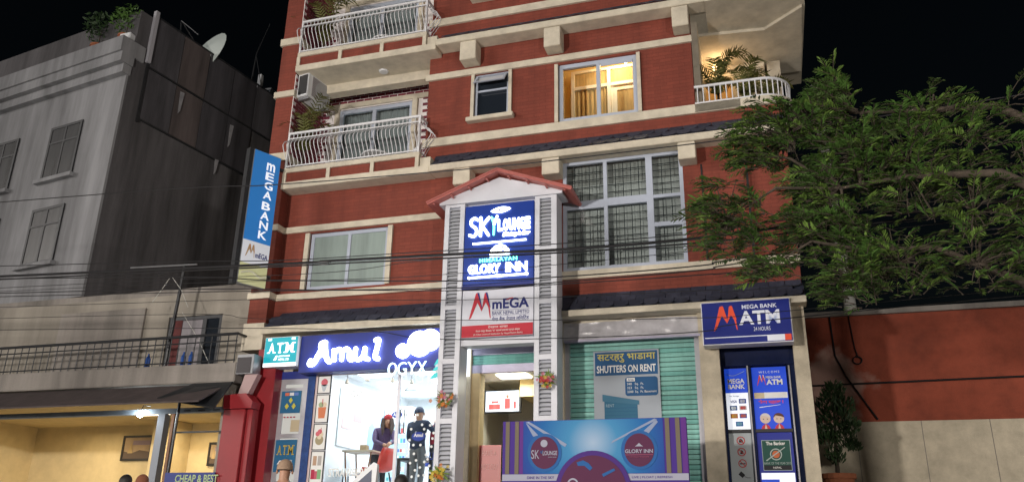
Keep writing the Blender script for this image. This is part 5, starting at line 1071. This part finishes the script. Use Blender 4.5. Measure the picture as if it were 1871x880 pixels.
# potted plants on the front terrace of the dark building
def bush(b, c, r, n, s_, q, zs=1.0):
    for k in range(n):
        a = q.uniform(0, 2*PI); e = math.asin(q.uniform(-1, 1)); rr_ = r*q.random()**.4; p_ = Vector(c)+Vector((math.cos(a)*math.cos(e), math.sin(a)*math.cos(e), math.sin(e)*zs))*rr_
        u = Vector((q.gauss(0, 1), q.gauss(0, 1), q.gauss(0, .6))).normalized(); v = u.cross(Vector((q.gauss(0, 1), q.gauss(0, 1), 1))).normalized(); L_ = s_*q.uniform(.7, 1.4)
        b.add([p_, p_+u*L_*.5+v*L_*.18, p_+u*L_, p_+u*L_*.5-v*L_*.18], [(0,1,2,3)])
q = random.Random(3)
for i, (x, y_, lab, h_) in enumerate(((-.45, .0, 'leafy plant in a terracotta pot at the terrace corner of the dark building', .85), (-1.5, .0, 'bushy plant in a terracotta pot further along the dark building terrace', 1.0))):
    v0 = onD(x, y_, 13.05); o = thing('terrace_plant', lab, 'plant', v0, 'potted plants on the dark building terrace')
    B().lathe([(.0, 0), (.12, 0), (.17, .28), (.19, .28), (.19, .33), (.15, .33), (0, .3)], v0, 16).build('pot', TERRA, o); B().tube([v0+Vector((0, 0, .3)), v0+Vector((.03, 0, .3+h_*.5))], .02, 6).build('stem', BARK, o); b = B(); bush(b, v0+Vector((0, 0, .3+h_*.6)), .42, 420, .13, q, 1.1); b.build('foliage', LEAFD if i else LEAF, o, kind='stuff')
v0 = onD(-.2, -.1, 13.05); B().box(v0.x-.18, v0.x+.16, v0.y-.1, v0.y+.12, 13.051, 13.3).build('white_planter', PLASTW, None, bevel=.02, label='small white planter at the terrace corner of the dark building', cat='planter')

# ------------------------------------------------------------------ right side: red neighbour wall, potted cypress, pole, tree
nw = thing('neighbour_wall', 'worn red and cream boundary wall right of the cash machine booth', 'wall', (3.5, 2.6, 0))
RW = mat('worn_red_paint', (.27, .058, .030), .9, var=.4, vs=1.4, bump=.5, bs=30)
def worn(m, c2, ctr, rad):
    """paint worn off round a spot, with a ragged noisy edge"""
    n = m.node_tree.nodes; L = m.node_tree.links; b = n['Principled BSDF']; src = b.inputs['Base Color'].links[0].from_socket
    g = n.new('ShaderNodeNewGeometry'); d = n.new('ShaderNodeVectorMath'); d.operation = 'DISTANCE'; d.inputs[1].default_value = ctr; L.new(g.outputs['Position'], d.inputs[0])
    z = n.new('ShaderNodeTexNoise'); z.inputs['Scale'].default_value = 2.6; z.inputs['Detail'].default_value = 7; L.new(g.outputs['Position'], z.inputs['Vector'])
    ma = n.new('ShaderNodeMath'); ma.operation = 'MULTIPLY_ADD'; ma.inputs[1].default_value = 2.2*rad; L.new(z.outputs[0], ma.inputs[0]); L.new(d.outputs['Value'], ma.inputs[2])
    mr_ = n.new('ShaderNodeMapRange'); mr_.inputs[1].default_value = rad*1.6; mr_.inputs[2].default_value = rad*2.1; mr_.inputs[3].default_value = 1; mr_.inputs[4].default_value = 0; L.new(ma.outputs[0], mr_.inputs[0])
    mx = n.new('ShaderNodeMix'); mx.data_type = 'RGBA'; mx.inputs[7].default_value = (*c2, 1); L.new(mr_.outputs[0], mx.inputs[0]); L.new(src, mx.inputs[6]); L.new(mx.outputs[2], b.inputs['Base Color'])
worn(RW, (.36, .22, .18), (1.05, 2.5, 4.0), .75)
box('upper_wall', .60, 9.0, 2.5, 2.75, 3.36, 5.36, RW, nw); box('lower_wall', .62, 9.0, 2.44, 2.80, 0, 3.36, CREAMD, nw); box('coping', .58, 9.05, 2.42, 2.83, 5.36, 5.46, CONC, nw)
for pts_, r in (([(1.28, 2.46, 5.36), (1.30, 2.46, 4.6), (1.45, 2.46, 4.2), (1.9, 2.46, 3.4)], .016), ([(.60, 2.46, 4.05), (9, 2.46, 4.15)], .018), ([(1.62, 2.46, 5.36), (1.66, 2.46, 4.75), (1.70, 2.46, 4.55)], .010)): B().tube(pts_, r, 6).build('wall_cable', BLACK, nw)
cq = [(1.68+.08*math.cos(2*PI*k/14), 2.455, 4.50+.07*math.sin(2*PI*k/14)) for k in range(15)]; B().tube(cq, .012, 6).build('wall_cable', BLACK, nw)
B().tube([(.62+k*2.1, 2.43, 1.0) for k in range(2)]+[(2.72, 2.43, 1.0)], .004, 4).build('block_joint', CONC, nw)
for x in (1.5, 2.6, 3.7): box('block_joint', x, x+.012, 2.437, 2.4399, 0, 3.36, CONC, nw)
q = random.Random(11)
cy = thing('potted_cypress', 'dark bushy cypress in a terracotta pot beside the booth pillar', 'shrub', (1.02, 1.2, .95))
box('plinth', .75, 1.3, .95, 1.45, 0, 1.951, CREAMD, cy)
B().lathe([(.0, 0), (.20, 0), (.26, .32), (.29, .32), (.29, .40), (.22, .40), (0, .36)], (1.02, 1.2, 1.952), 20).build('pot', TERRA, cy); B().tube([(1.02, 1.2, 2.3), (1.04, 1.2, 2.8), (1.10, 1.2, 3.6)], [.04, .03, .015], 7).build('trunk', BARK, cy)
b = B()
for cx, cz, r, n in ((1.12, 3.70, .17, 300), (.98, 3.50, .18, 300), (1.24, 3.44, .17, 260), (1.06, 3.18, .26, 480), (1.32, 3.12, .14, 180), (.92, 2.95, .17, 240), (1.20, 2.86, .17, 240), (1.02, 2.62, .15, 180), (1.34, 2.78, .09, 80)):
    for k in range(n):
        a = q.uniform(0, 2*PI); e = math.asin(q.uniform(-1, 1)); rr_ = r*q.random()**.35; p_ = Vector((cx, 1.2, cz))+Vector((math.cos(a)*math.cos(e), math.sin(a)*math.cos(e), math.sin(e)))*rr_
        u = (Vector((math.cos(a)*.5, math.sin(a)*.5, .8+.3*q.random()))+Vector((q.gauss(0, .3), q.gauss(0, .3), 0))).normalized(); v = u.cross(Vector((q.gauss(0, 1), q.gauss(0, 1), .2))).normalized(); L_ = q.uniform(.06, .12)
        b.add([p_, p_+u*L_*.5+v*L_*.16, p_+u*L_, p_+u*L_*.5-v*L_*.16], [(0,1,2,3)])
b.build('crown', LEAFD, cy, kind='stuff')
pole = thing('utility_pole', 'whitewashed concrete utility pole beyond the red wall behind the street tree', 'pole', (1.95, 4.0, 0))
B().tube([(1.95, 4.0, 0), (1.82, 4.0, 6.3), (1.66, 4.0, 11.25)], [.16, .125, .10], 12).build('shaft', POLEC, pole, smooth=True); box('cross_arm', 1.2, 2.2, 3.86, 3.94, 10.3, 10.4, DARK, pole)

tr = thing('street_tree', 'feathery green street tree reaching in at the right over the booth sign', 'tree', (3.6, -4.8, .35))
B().tube([(3.6, -4.8, .35), (3.55, -4.8, 1.8), (3.6, -4.75, 3.2), (3.5, -4.65, 4.6), (3.55, -4.6, 5.8), (3.5, -4.6, 6.9)], [.17, .14, .12, .095, .06, .02], 10).build('trunk', BARK, tr, smooth=True)
LOBES = [(-.27, 4.86, .46, .50, 30), (.50, 5.90, .66, .36, 36), (1.06, 6.28, .22, .36, 15), (1.22, 5.55, .46, .55, 34), (.62, 4.60, .44, .40, 24), (1.0, 4.02, .40, .34, 20), (1.75, 5.25, .50, .75, 32), (.14, 4.22, .32, .18, 10), (1.5, 4.15, .45, .40, 20), (2.35, 4.7, .45, .6, 20), (.10, 5.70, .34, .20, 12), (.80, 5.20, .34, .30, 16), (1.02, 4.70, .36, .36, 18), (2.5, 5.6, .4, .4, 14), (2.1, 5.95, .4, .3, 14), (2.3, 4.1, .45, .35, 14), (2.95, 5.0, .4, .6, 18), (2.9, 4.2, .4, .4, 12), (3.2, 5.9, .4, .4, 12)]
q = random.Random(21); crown = B(); pale = B(); twigs = B(); dusty = B()
def spray(p, d_, ln, tone):
    """a drooping twig with leaflets on both sides, like a feather lying almost flat"""
    d_ = d_.normalized(); n = 11; sd0 = d_.cross(Vector((0, 0, 1))).normalized(); roll_ = q.gauss(0, .35); sd0 = (sd0*math.cos(roll_)+Vector((0, 0, 1))*math.sin(roll_)).normalized(); pts = []
    for i in range(n+1):
        t = i/n; pts.append(p+d_*ln*t+Vector((0, 0, .10*ln*math.sin(t*2.2)-.22*ln*t*t)))
    twigs.tube([pts[0], pts[n//2], pts[n]], [.006, .004, .002], 4, cap=False)
    for i in range(2, n+1):
        f = (pts[i]-pts[i-1]).normalized(); w_ = ln*.36*math.sin(PI*(.18+.75*i/n))*q.uniform(.8, 1.2)
        for sg in (-1, 1):
            if q.random() < .07: continue
            e_ = pts[i]+(f*.75+sd0*sg*q.uniform(.7, 1.0)).normalized()*w_+Vector((0, 0, q.uniform(-.22, .10)*w_)); wd = (e_-pts[i]).cross(Vector((q.gauss(0, .3), q.gauss(0, .3), 1))).normalized()*w_*.125; m_ = pts[i].lerp(e_, .55)+Vector((0, 0, .05*w_))
            tone.add([pts[i], m_+wd, e_, m_-wd], [(0,1,2,3)])
MAIN = [[Vector(v) for v in m_] for m_ in (((3.55, -4.72, 3.0), (2.7, -4.4, 3.9), (1.9, -4.55, 4.3), (1.0, -4.5, 4.35)), ((3.5, -4.65, 4.4), (2.6, -4.8, 5.0), (1.7, -4.6, 5.15), (.8, -4.5, 5.1)), ((3.52, -4.6, 5.3), (2.8, -4.4, 6.0), (2.0, -4.5, 6.0), (1.1, -4.5, 6.1)))]
for m_ in MAIN: B().tube(m_, [.07, .05, .032, .014], 8).build('main_limb', BARK, tr, smooth=True)
for li, (cx, cz, rx, rz, npad) in enumerate(LOBES):
    ctr = Vector((cx, -4.5, cz)); st0 = min((a_.lerp(b_, t_/4) for m_ in MAIN for a_, b_ in zip(m_, m_[1:]) for t_ in range(4)), key=lambda v_: (v_-ctr).length+(2 if v_.x < cx-.05 else 0)); mid = st0.lerp(ctr, .55)+Vector((0, q.uniform(-.25, .25), .16))
    B().tube([st0, mid, ctr], [.024, .016, .006], 7).build('limb', BARK, tr)
    for k in range(int(npad*(5.4 if cx < 1.9 else 3.8))):
        a = q.uniform(0, 2*PI); e = math.asin(q.uniform(-.95, 1)); rr_ = q.random()**.38
        p_ = ctr+Vector((math.cos(a)*math.cos(e)*rx*rr_, math.sin(a)*math.cos(e)*rx*1.1*rr_, math.sin(e)*rz*rr_))
        o_ = Vector((p_.x-2.0, (p_.y+4.5)*1.0, 0))*.35+Vector((p_.x-cx, p_.y+4.5, 0))*1.3+Vector((q.gauss(0, .18), q.gauss(0, .18), q.uniform(.0, .28)))
        if o_.length < .05: o_ = Vector((-1, 0, .2))
        r_ = q.random(); spray(p_-o_.normalized()*.10, o_, q.uniform(.20, .38), pale if r_ < .30 else dusty if r_ < .48 else crown)
        if q.random() < .35: twigs.tube([ctr.lerp(p_, .1), ctr.lerp(p_, .6)+Vector((0, 0, .03)), p_], [.009, .006, .004], 4, cap=False)
for k in range(7): spray(Vector((1.06+q.gauss(0, .05), -4.5+q.gauss(0, .05), 6.35+k*.05)), Vector((q.gauss(0, .5), q.gauss(0, .5), .8)), .3, pale)
crown.build('crown', LEAF, tr, kind='stuff'); pale.build('young_leaves', LEAF2, tr, kind='stuff'); dusty.build('old_leaves', leafmat('tree_leaf_dusty', (.07, .11, .035)), tr, kind='stuff'); twigs.build('twigs', BARK, tr, kind='stuff')

# ------------------------------------------------------------------ overhead cables along the street
def wire(pts, r, label, y_=-3.5, group=None):
    """pts (x,z) followed with a smooth curve"""
    p = [Vector((x, y_, z)) for x, z in pts]; qq = [p[0]*2-p[1]]+p+[p[-1]*2-p[-2]]; out = []
    for i in range(1, len(qq)-2):
        for k in range(8):
            t = k/8; a, b_, c, d = qq[i-1], qq[i], qq[i+1], qq[i+2]; out.append(.5*((2*b_)+(c-a)*t+(2*a-5*b_+4*c-d)*t*t+(3*b_-a-3*c+d)*t**3))
    out.append(p[-1])
    B().tube(out, r, 6).build('overhead_cable', MATS.get('cable_black') or mat('cable_black', (.012, .012, .014), .5), None, smooth=True, label=label, cat='cable', group='overhead cables along the street')
wire([(-24, 7.3), (-10.35, 6.76), (-7.34, 6.56), (-4.21, 6.44), (-2.68, 6.41), (-.13, 6.42), (.9, 6.46), (14, 7.0)], .0085, 'single thin cable crossing above the tower roof')
wire([(-24, 5.9), (-7.86, 5.22), (-6.21, 5.165), (-3.99, 5.09), (-2.64, 5.03), (-.88, 5.02), (.98, 5.1), (14, 5.60)], .021, 'thickest black cable crossing the lounge sign')
wire([(-24, 5.8), (-7.85, 5.17), (-6.20, 5.11), (-3.98, 5.03), (-2.68, 4.98), (-.81, 4.95), (.98, 5.0), (14, 5.50)], .012, 'cable running just under the thickest one', -3.52)
wire([(-24, 6.3), (-10.06, 5.46), (-7.18, 5.26), (-5.30, 5.20), (-2.76, 5.13), (-.87, 5.10), (.98, 5.2), (14, 5.70)], .007, 'thin cable running just over the thickest one', -3.48)
wire([(-24, 6.1), (-10.01, 5.20), (-7.13, 4.93), (-3.97, 4.68), (-2.76, 4.635), (-.69, 4.64), (.98, 4.75), (14, 5.25)], .009, 'black cable along the foot of the lounge sign')
wire([(-24, 5.7), (-9.9, 4.98), (-6.16, 4.715), (-3.97, 4.59), (-2.92, 4.57), (-.69, 4.59), (.98, 4.7), (14, 5.20)], .008, 'cable along the gap between lounge and bank signs', -3.46)
wire([(-24, 5.6), (-9.94, 4.90), (-6.16, 4.685), (-3.97, 4.525), (-2.92, 4.52), (-.69, 4.50), (.98, 4.55), (14, 5.05)], .007, 'cable along the top edge of the bank sign', -3.54)
wire([(-24, 5.3), (-9.94, 4.75), (-7.1, 4.62), (-3.96, 4.40), (-.69, 4.30), (.98, 4.3), (14, 4.80)], .0045, 'hair thin cable across the bank emblem', -3.5)
wire([(-24, 5.5), (-10.0, 5.05), (-6.2, 4.86), (-3.97, 4.80), (-.69, 4.85), (.98, 4.9), (14, 5.40)], .0045, 'hair thin cable across the sliding window', -3.5)
wire([(-24, 5.55), (-10.0, 5.10), (-6.2, 4.96), (-4.6, 5.02), (-2.6, 4.97), (-.69, 4.90), (.98, 4.95), (14, 5.45)], .005, 'fine cable sagging below the thick bundle', -3.56)
wire([(-24, 5.0), (-7.61, 4.20), (-4.51, 3.87), (-2.84, 3.78), (-.72, 3.76), (.98, 3.9), (14, 4.40)], .006, 'low thin cable across the shop signs and shutter hood')
wire([(-24, 5.1), (-9.7, 4.55), (-7.4, 4.35), (-4.5, 4.15), (-.7, 3.95), (.98, 4.0), (14, 4.50)], .0045, 'low hair thin cable across the slate eave', -3.45)
for i, pts in enumerate(([(-11.84, 6.30), (-12.0, 6.05), (-12.18, 5.80)], [(-11.72, 6.29), (-11.45, 6.0), (-11.22, 5.62)], [(-11.3, 5.5), (-10.8, 4.9), (-10.45, 4.37)])):
    B().tube([(x, -.30-.05*i, z) for x, z in pts], .007, 5).build('slack_wire', mat('pale_cord', (.45, .45, .42), .7), None, label=('left pale cord slanting from the steel mast', 'right pale cord slanting from the steel mast', 'pale cord slanting past the cafe window to the balcony')[i], cat='cord', group='pale cords over the cafe balcony')

# ------------------------------------------------------------------ unseen street lamps added behind the camera to light the balcony undersides
def added_street_lamp(label, x, y, z, power):
    o = thing('added_street_lamp', label, 'street lamp', (x, y, 0), 'added street lamps behind the viewer')
    B().tube([(x, y, 0), (x, y, z-.4), (x, y+.25, z-.05), (x, y+.8, z)], [.07, .05, .04, .035], 10).build('post', GREYM, o, smooth=True)
    B().prism([(y+.7, z+.06), (y+1.3, z+.03), (y+1.3, z-.03), (y+.7, z-.03)], x-.12, x+.12, 'x').build('lamp_head', GREYM, o)
    hd_ = box('lamp_glass', x-.09, x+.09, y+.8, y+1.25, z-.055, z-.032, glow('added_lamp_glass', (1, .86, .68), 20), o)
    lamp('added_street_light', (x, y+1.0, z-.20), power, (1, .92, .84), .35, parent=hd_)
added_street_lamp('added street lamp behind and left of the viewer', -9.0, -17.5, 5.0, 4000)
added_street_lamp('added street lamp behind and right of the viewer', 7.0, -18.0, 5.0, 2600)

# ------------------------------------------------------------------ people
def person(name, label, loc, rz, J, mats, hair, extra=None):
    """J: joints in the person's own frame (x right, y forward = -local facing, z up), one skinned body"""
    root = thing(name, label, 'person', loc, rot=rz)
    V = []; E_ = []; Rr = []
    def v(p, r, par=None):
        V.append(Vector(p)); Rr.append(r)
        if par is not None: E_.append((par, len(V)-1))
        return len(V)-1
    pel = v(J['pelvis'], .15); sp = v(J['spine'], .145, pel); cht = v(J['chest'], .165, sp); nk = v(J['neck'], .06, cht)
    hd = Vector(J['head']); d = (hd-Vector(J['neck'])).normalized(); jaw = v(hd-d*.055, .075, nk); sk = v(hd+d*.03, .102, jaw); v(hd+d*.09, .075, sk)
    fwd = Vector(J.get('face', (0, -1, 0))).normalized(); nose = v(hd+fwd*.105-d*.01, .018, sk)
    for s_ in ('l', 'r'):
        sh_ = v(J['sh_'+s_], .075, cht); el = v(J['el_'+s_], .052, sh_); wr = v(J['wr_'+s_], .036, el)
        hdir = (Vector(J['wr_'+s_])-Vector(J['el_'+s_])).normalized(); side = hdir.cross(Vector((0, 1, .2))).normalized()
        pm = v(Vector(J['wr_'+s_])+hdir*.06, .034, wr)
        for k in range(4):
            o_ = side*(k-1.5)*.021; kn = v(Vector(V[pm])+hdir*.045+o_, .010, pm); v(Vector(V[kn])+hdir*(.045-.008*abs(k-1.3))+Vector((0, 0, -.015)), .008, kn)
        th = v(Vector(J['wr_'+s_])+hdir*.04+side*-.045, .011, pm)
        hp = v(J['hip_'+s_], .105, pel); kn = v(J['kn_'+s_], .068, hp); an_ = v(J['an_'+s_], .045, kn); v(Vector(J['an_'+s_])+fwd.cross(Vector((0, 0, 1))).cross(Vector((0, 0, 1)))*-.13+Vector((0, 0, -.04)), .04, an_)
    me = bpy.data.meshes.new(name+'_body'); me.from_pydata(V, E_, []); o = bpy.data.objects.new('body', me); COL.objects.link(o)
    o.modifiers.new('skin', 'SKIN'); o.modifiers.new('sub', 'SUBSURF').levels = 1
    for i, sv_ in enumerate(me.skin_vertices[0].data): sv_.radius = (Rr[i], Rr[i]*(.72 if i in (pel, sp, cht) else 1)); sv_.use_root = (i == pel)
    bpy.context.view_layer.update()
    m2 = bpy.data.meshes.new_from_object(o.evaluated_get(bpy.context.evaluated_depsgraph_get())); bpy.data.objects.remove(o)
    m2.materials.clear(); [m2.materials.append(x) for x in mats]       # skin, top, trousers, shoes
    hz = hd.z-.10
    for p_ in m2.polygons:
        c = p_.center; p_.use_smooth = True
        hand = any((c-Vector(J['wr_'+s_])).length < .16 and (c-Vector(J['wr_'+s_])).dot(Vector(J['wr_'+s_])-Vector(J['el_'+s_])) > .0 for s_ in 'lr')
        if hand or (c-hd).length < .155 and c.z > Vector(J['neck']).z-.01: p_.material_index = 0
        elif min((c-Vector(J['an_'+s_])).length for s_ in 'lr') < .13 and c.z < .13: p_.material_index = 3
        elif min(((c-Vector(J['kn_'+s_])).length) for s_ in 'lr') < .40 and c.z < Vector(J['pelvis']).z-.05: p_.material_index = 2
        else: p_.material_index = 1
    bo_ = place(bpy.data.objects.new('body', m2), (0, 0, 0), root)
    # hair or headwear: cap over the skull
    hb_ = B(); c0 = hd+d*.045-fwd*.012
    for i in range(9):
        a = PI*.56*i/8
        for j in range(16): t = 2*PI*j/16; hb_.v.append(c0+d*math.cos(a)*.115+(fwd*math.cos(t)+d.cross(fwd)*math.sin(t))*math.sin(a)*.104)
    for i in range(8):
        for j in range(16): hb_.f.append((i*16+j, i*16+(j+1) % 16, (i+1)*16+(j+1) % 16, (i+1)*16+j)); hb_.mi.append(0)
    hb_.build(hair[0], hair[1], root, smooth=True)
    for sx in (-1, 1):
        sv2 = d.cross(fwd)*sx; B().ell(hd+fwd*.088+sv2*.036+d*.012, .012, .008, .009, 8, 6).build('eye', K_, root); B().ell(hd+sv2*.10, .015, .02, .03, 8, 6).build('ear', mats[0], root)
    B().ell(hd+fwd*.09-d*.055, .024, .008, .007, 8, 6).build('mouth', flat('lip', (.3, .06, .06)), root)
    if extra: extra(root, J)
    return root
def standing(**k):
    J = dict(pelvis=(0, 0, .95), spine=(0, 0, 1.12), chest=(0, .0, 1.32), neck=(0, .0, 1.47), head=(0, -.01, 1.60), sh_l=(-.19, 0, 1.40), sh_r=(.19, 0, 1.40), el_l=(-.25, .02, 1.12), el_r=(.25, .02, 1.12), wr_l=(-.24, -.08, .90), wr_r=(.24, -.08, .90), hip_l=(-.09, 0, .90), hip_r=(.09, 0, .90), kn_l=(-.10, -.02, .50), kn_r=(.10, -.02, .50), an_l=(-.10, .02, .09), an_r=(.10, .02, .09), face=(0, -1, 0)); J.update(k); return J
HAIR = mat('black_hair', (.012, .009, .008), .6, var=.3, vs=60); PURJ = mat('purple_padded_jacket', (.055, .028, .085), .7, var=.3, vs=25, bump=.5, bs=30); NAVJ = mat('navy_jacket', (.012, .02, .05), .75, var=.3, vs=20); GRT = mat('grey_trousers', (.12, .12, .125), .8, var=.2); DKT = mat('dark_trousers', (.02, .02, .025), .8); SHOE = mat('dark_shoe', (.02, .018, .016), .6)
def longhair(root, J):
    hd = Vector(J['head']); b = B()
    for k in range(26):
        a = PI*(.22+1.56*k/25); p0 = hd+Vector((.10*math.sin(a-PI), .10*math.cos(a-PI), .06)); 
        b.tube([p0, p0+Vector((.02*math.sin(a-PI), .015, -.14)), p0+Vector((.01, .0, -.30+.04*math.sin(k*2.1)))], [.022, .024, .008], 5)
    b.build('hair', mat('brown_hair', (.05, .025, .015), .6, var=.3, vs=50), root, smooth=True)
# woman leaning on the chair, looking out
person('person', 'woman in a red knit hat and purple jacket leaning by the red chair', (-7.48, 1.55, FLOOR+.005), R(20),
    standing(pelvis=(-.12, .12, .92), spine=(-.09, .08, 1.08), chest=(-.03, .0, 1.25), neck=(.01, -.06, 1.38), head=(.03, -.10, 1.50), sh_l=(-.21, .02, 1.32), sh_r=(.14, -.03, 1.33), el_l=(-.20, -.16, 1.10), el_r=(.20, -.22, 1.10), wr_l=(.0, -.32, 1.02), wr_r=(.14, -.38, 1.04), hip_l=(-.21, .12, .87), hip_r=(-.03, .12, .87), kn_l=(-.20, .02, .48), kn_r=(-.02, .02, .48), an_l=(-.2, .1, .09), an_r=(-.02, .1, .09), face=(.25, -1, 0)), [SKIN, PURJ, DKT, SHOE], ('knit_hat', mat('red_knit', (.30, .02, .025), .9, var=.3, vs=60, bump=.8, bs=120)), longhair)
def pack(root, J):
    b = B().ell((.26, -.02, 1.16), .13, .10, .28, 16, 10); b.build('hanging_coat', mat('red_fabric', (.25, .012, .03), .8, var=.3, vs=12), root, smooth=True)
    B().ell((.27, -.02, .98), .14, .105, .20, 14, 8).build('bag', mat('dark_fabric', (.02, .02, .03), .8), root, smooth=True)
    B().tube([(.26, -.02, 1.42), (.22, .0, 1.48), (.16, .02, 1.46)], .014, 6).build('strap', DKT, root)
person('person', 'man in a navy hooded jacket and grey trousers holding a red coat inside the shop', (-6.50, .95, FLOOR+.005), R(165),
    standing(sh_l=(-.20, 0, 1.36), sh_r=(.20, 0, 1.36), el_l=(-.30, -.12, 1.20), wr_l=(-.24, -.22, 1.38), el_r=(.26, -.02, 1.1), wr_r=(.2, -.2, .98), head=(.02, -.02, 1.55), neck=(0, .0, 1.43), face=(.5, -1, 0)), [SKIN, NAVJ, GRT, SHOE], ('hood', NAVJ), lambda r_, J: (B().ell((-.24, -.22, 1.10), .11, .10, .30, 16, 10).build('hanging_coat', mat('red_fabric', (.25, .012, .03), .8, var=.3, vs=12), r_, smooth=True), B().ell((-.25, -.22, .90), .12, .10, .20, 14, 8).build('bag', mat('dark_fabric', (.02, .02, .03), .8), r_, smooth=True)))
# passers-by on the pavement, only their heads reach the picture
person('person', 'passer-by in a pale brown cap below the left cash machine door', (-6.01, -4.4, .40), R(195), standing(), [SKIN, mat('teal_shirt', (.03, .09, .12), .8), DKT, SHOE], ('cap', mat('beige_cap', (.28, .19, .13), .85, var=.15, vs=30)))
person('person', 'dark haired passer-by at the bottom below the shop door', (-5.49, -1.95, .40), R(150), standing(), [SKIN, mat('maroon_shirt', (.12, .02, .03), .8), DKT, SHOE], ('hair', HAIR))
person('person', 'person in an orange brown hood before the cafe banner', (-10.02, -2.26, .40), R(200), standing(), [SKIN, mat('rust_coat', (.16, .05, .02), .8), DKT, SHOE], ('hood', mat('rust_hood', (.20, .07, .035), .9)))
person('person', 'dark haired person left of the hooded one at the cafe', (-10.33, -2.29, .40), R(170), standing(), [SKIN, mat('charcoal_coat', (.03, .03, .035), .8), DKT, SHOE], ('hair', HAIR))
# slanted white board at the shop window foot
ab = thing('a_board', 'slanted white folding board edge before the shop window', 'board', (-6.1, -1.9, .9))
B().prism([(-6.42, 1.95), (-5.95, 2.33), (-5.88, 2.30), (-5.90, 1.9)], -2.0, -1.96).build('front_leaf', PLASTW, ab); B().prism([(-6.30, 1.95), (-5.97, 2.22), (-5.96, 1.95)], -2.004, -2.0005).build('dark_triangle', flat('slategrey', (.12, .13, .18)), ab); box('post', -5.95, -5.90, -1.955, -1.90, .40, 2.30, PLASTW, ab)
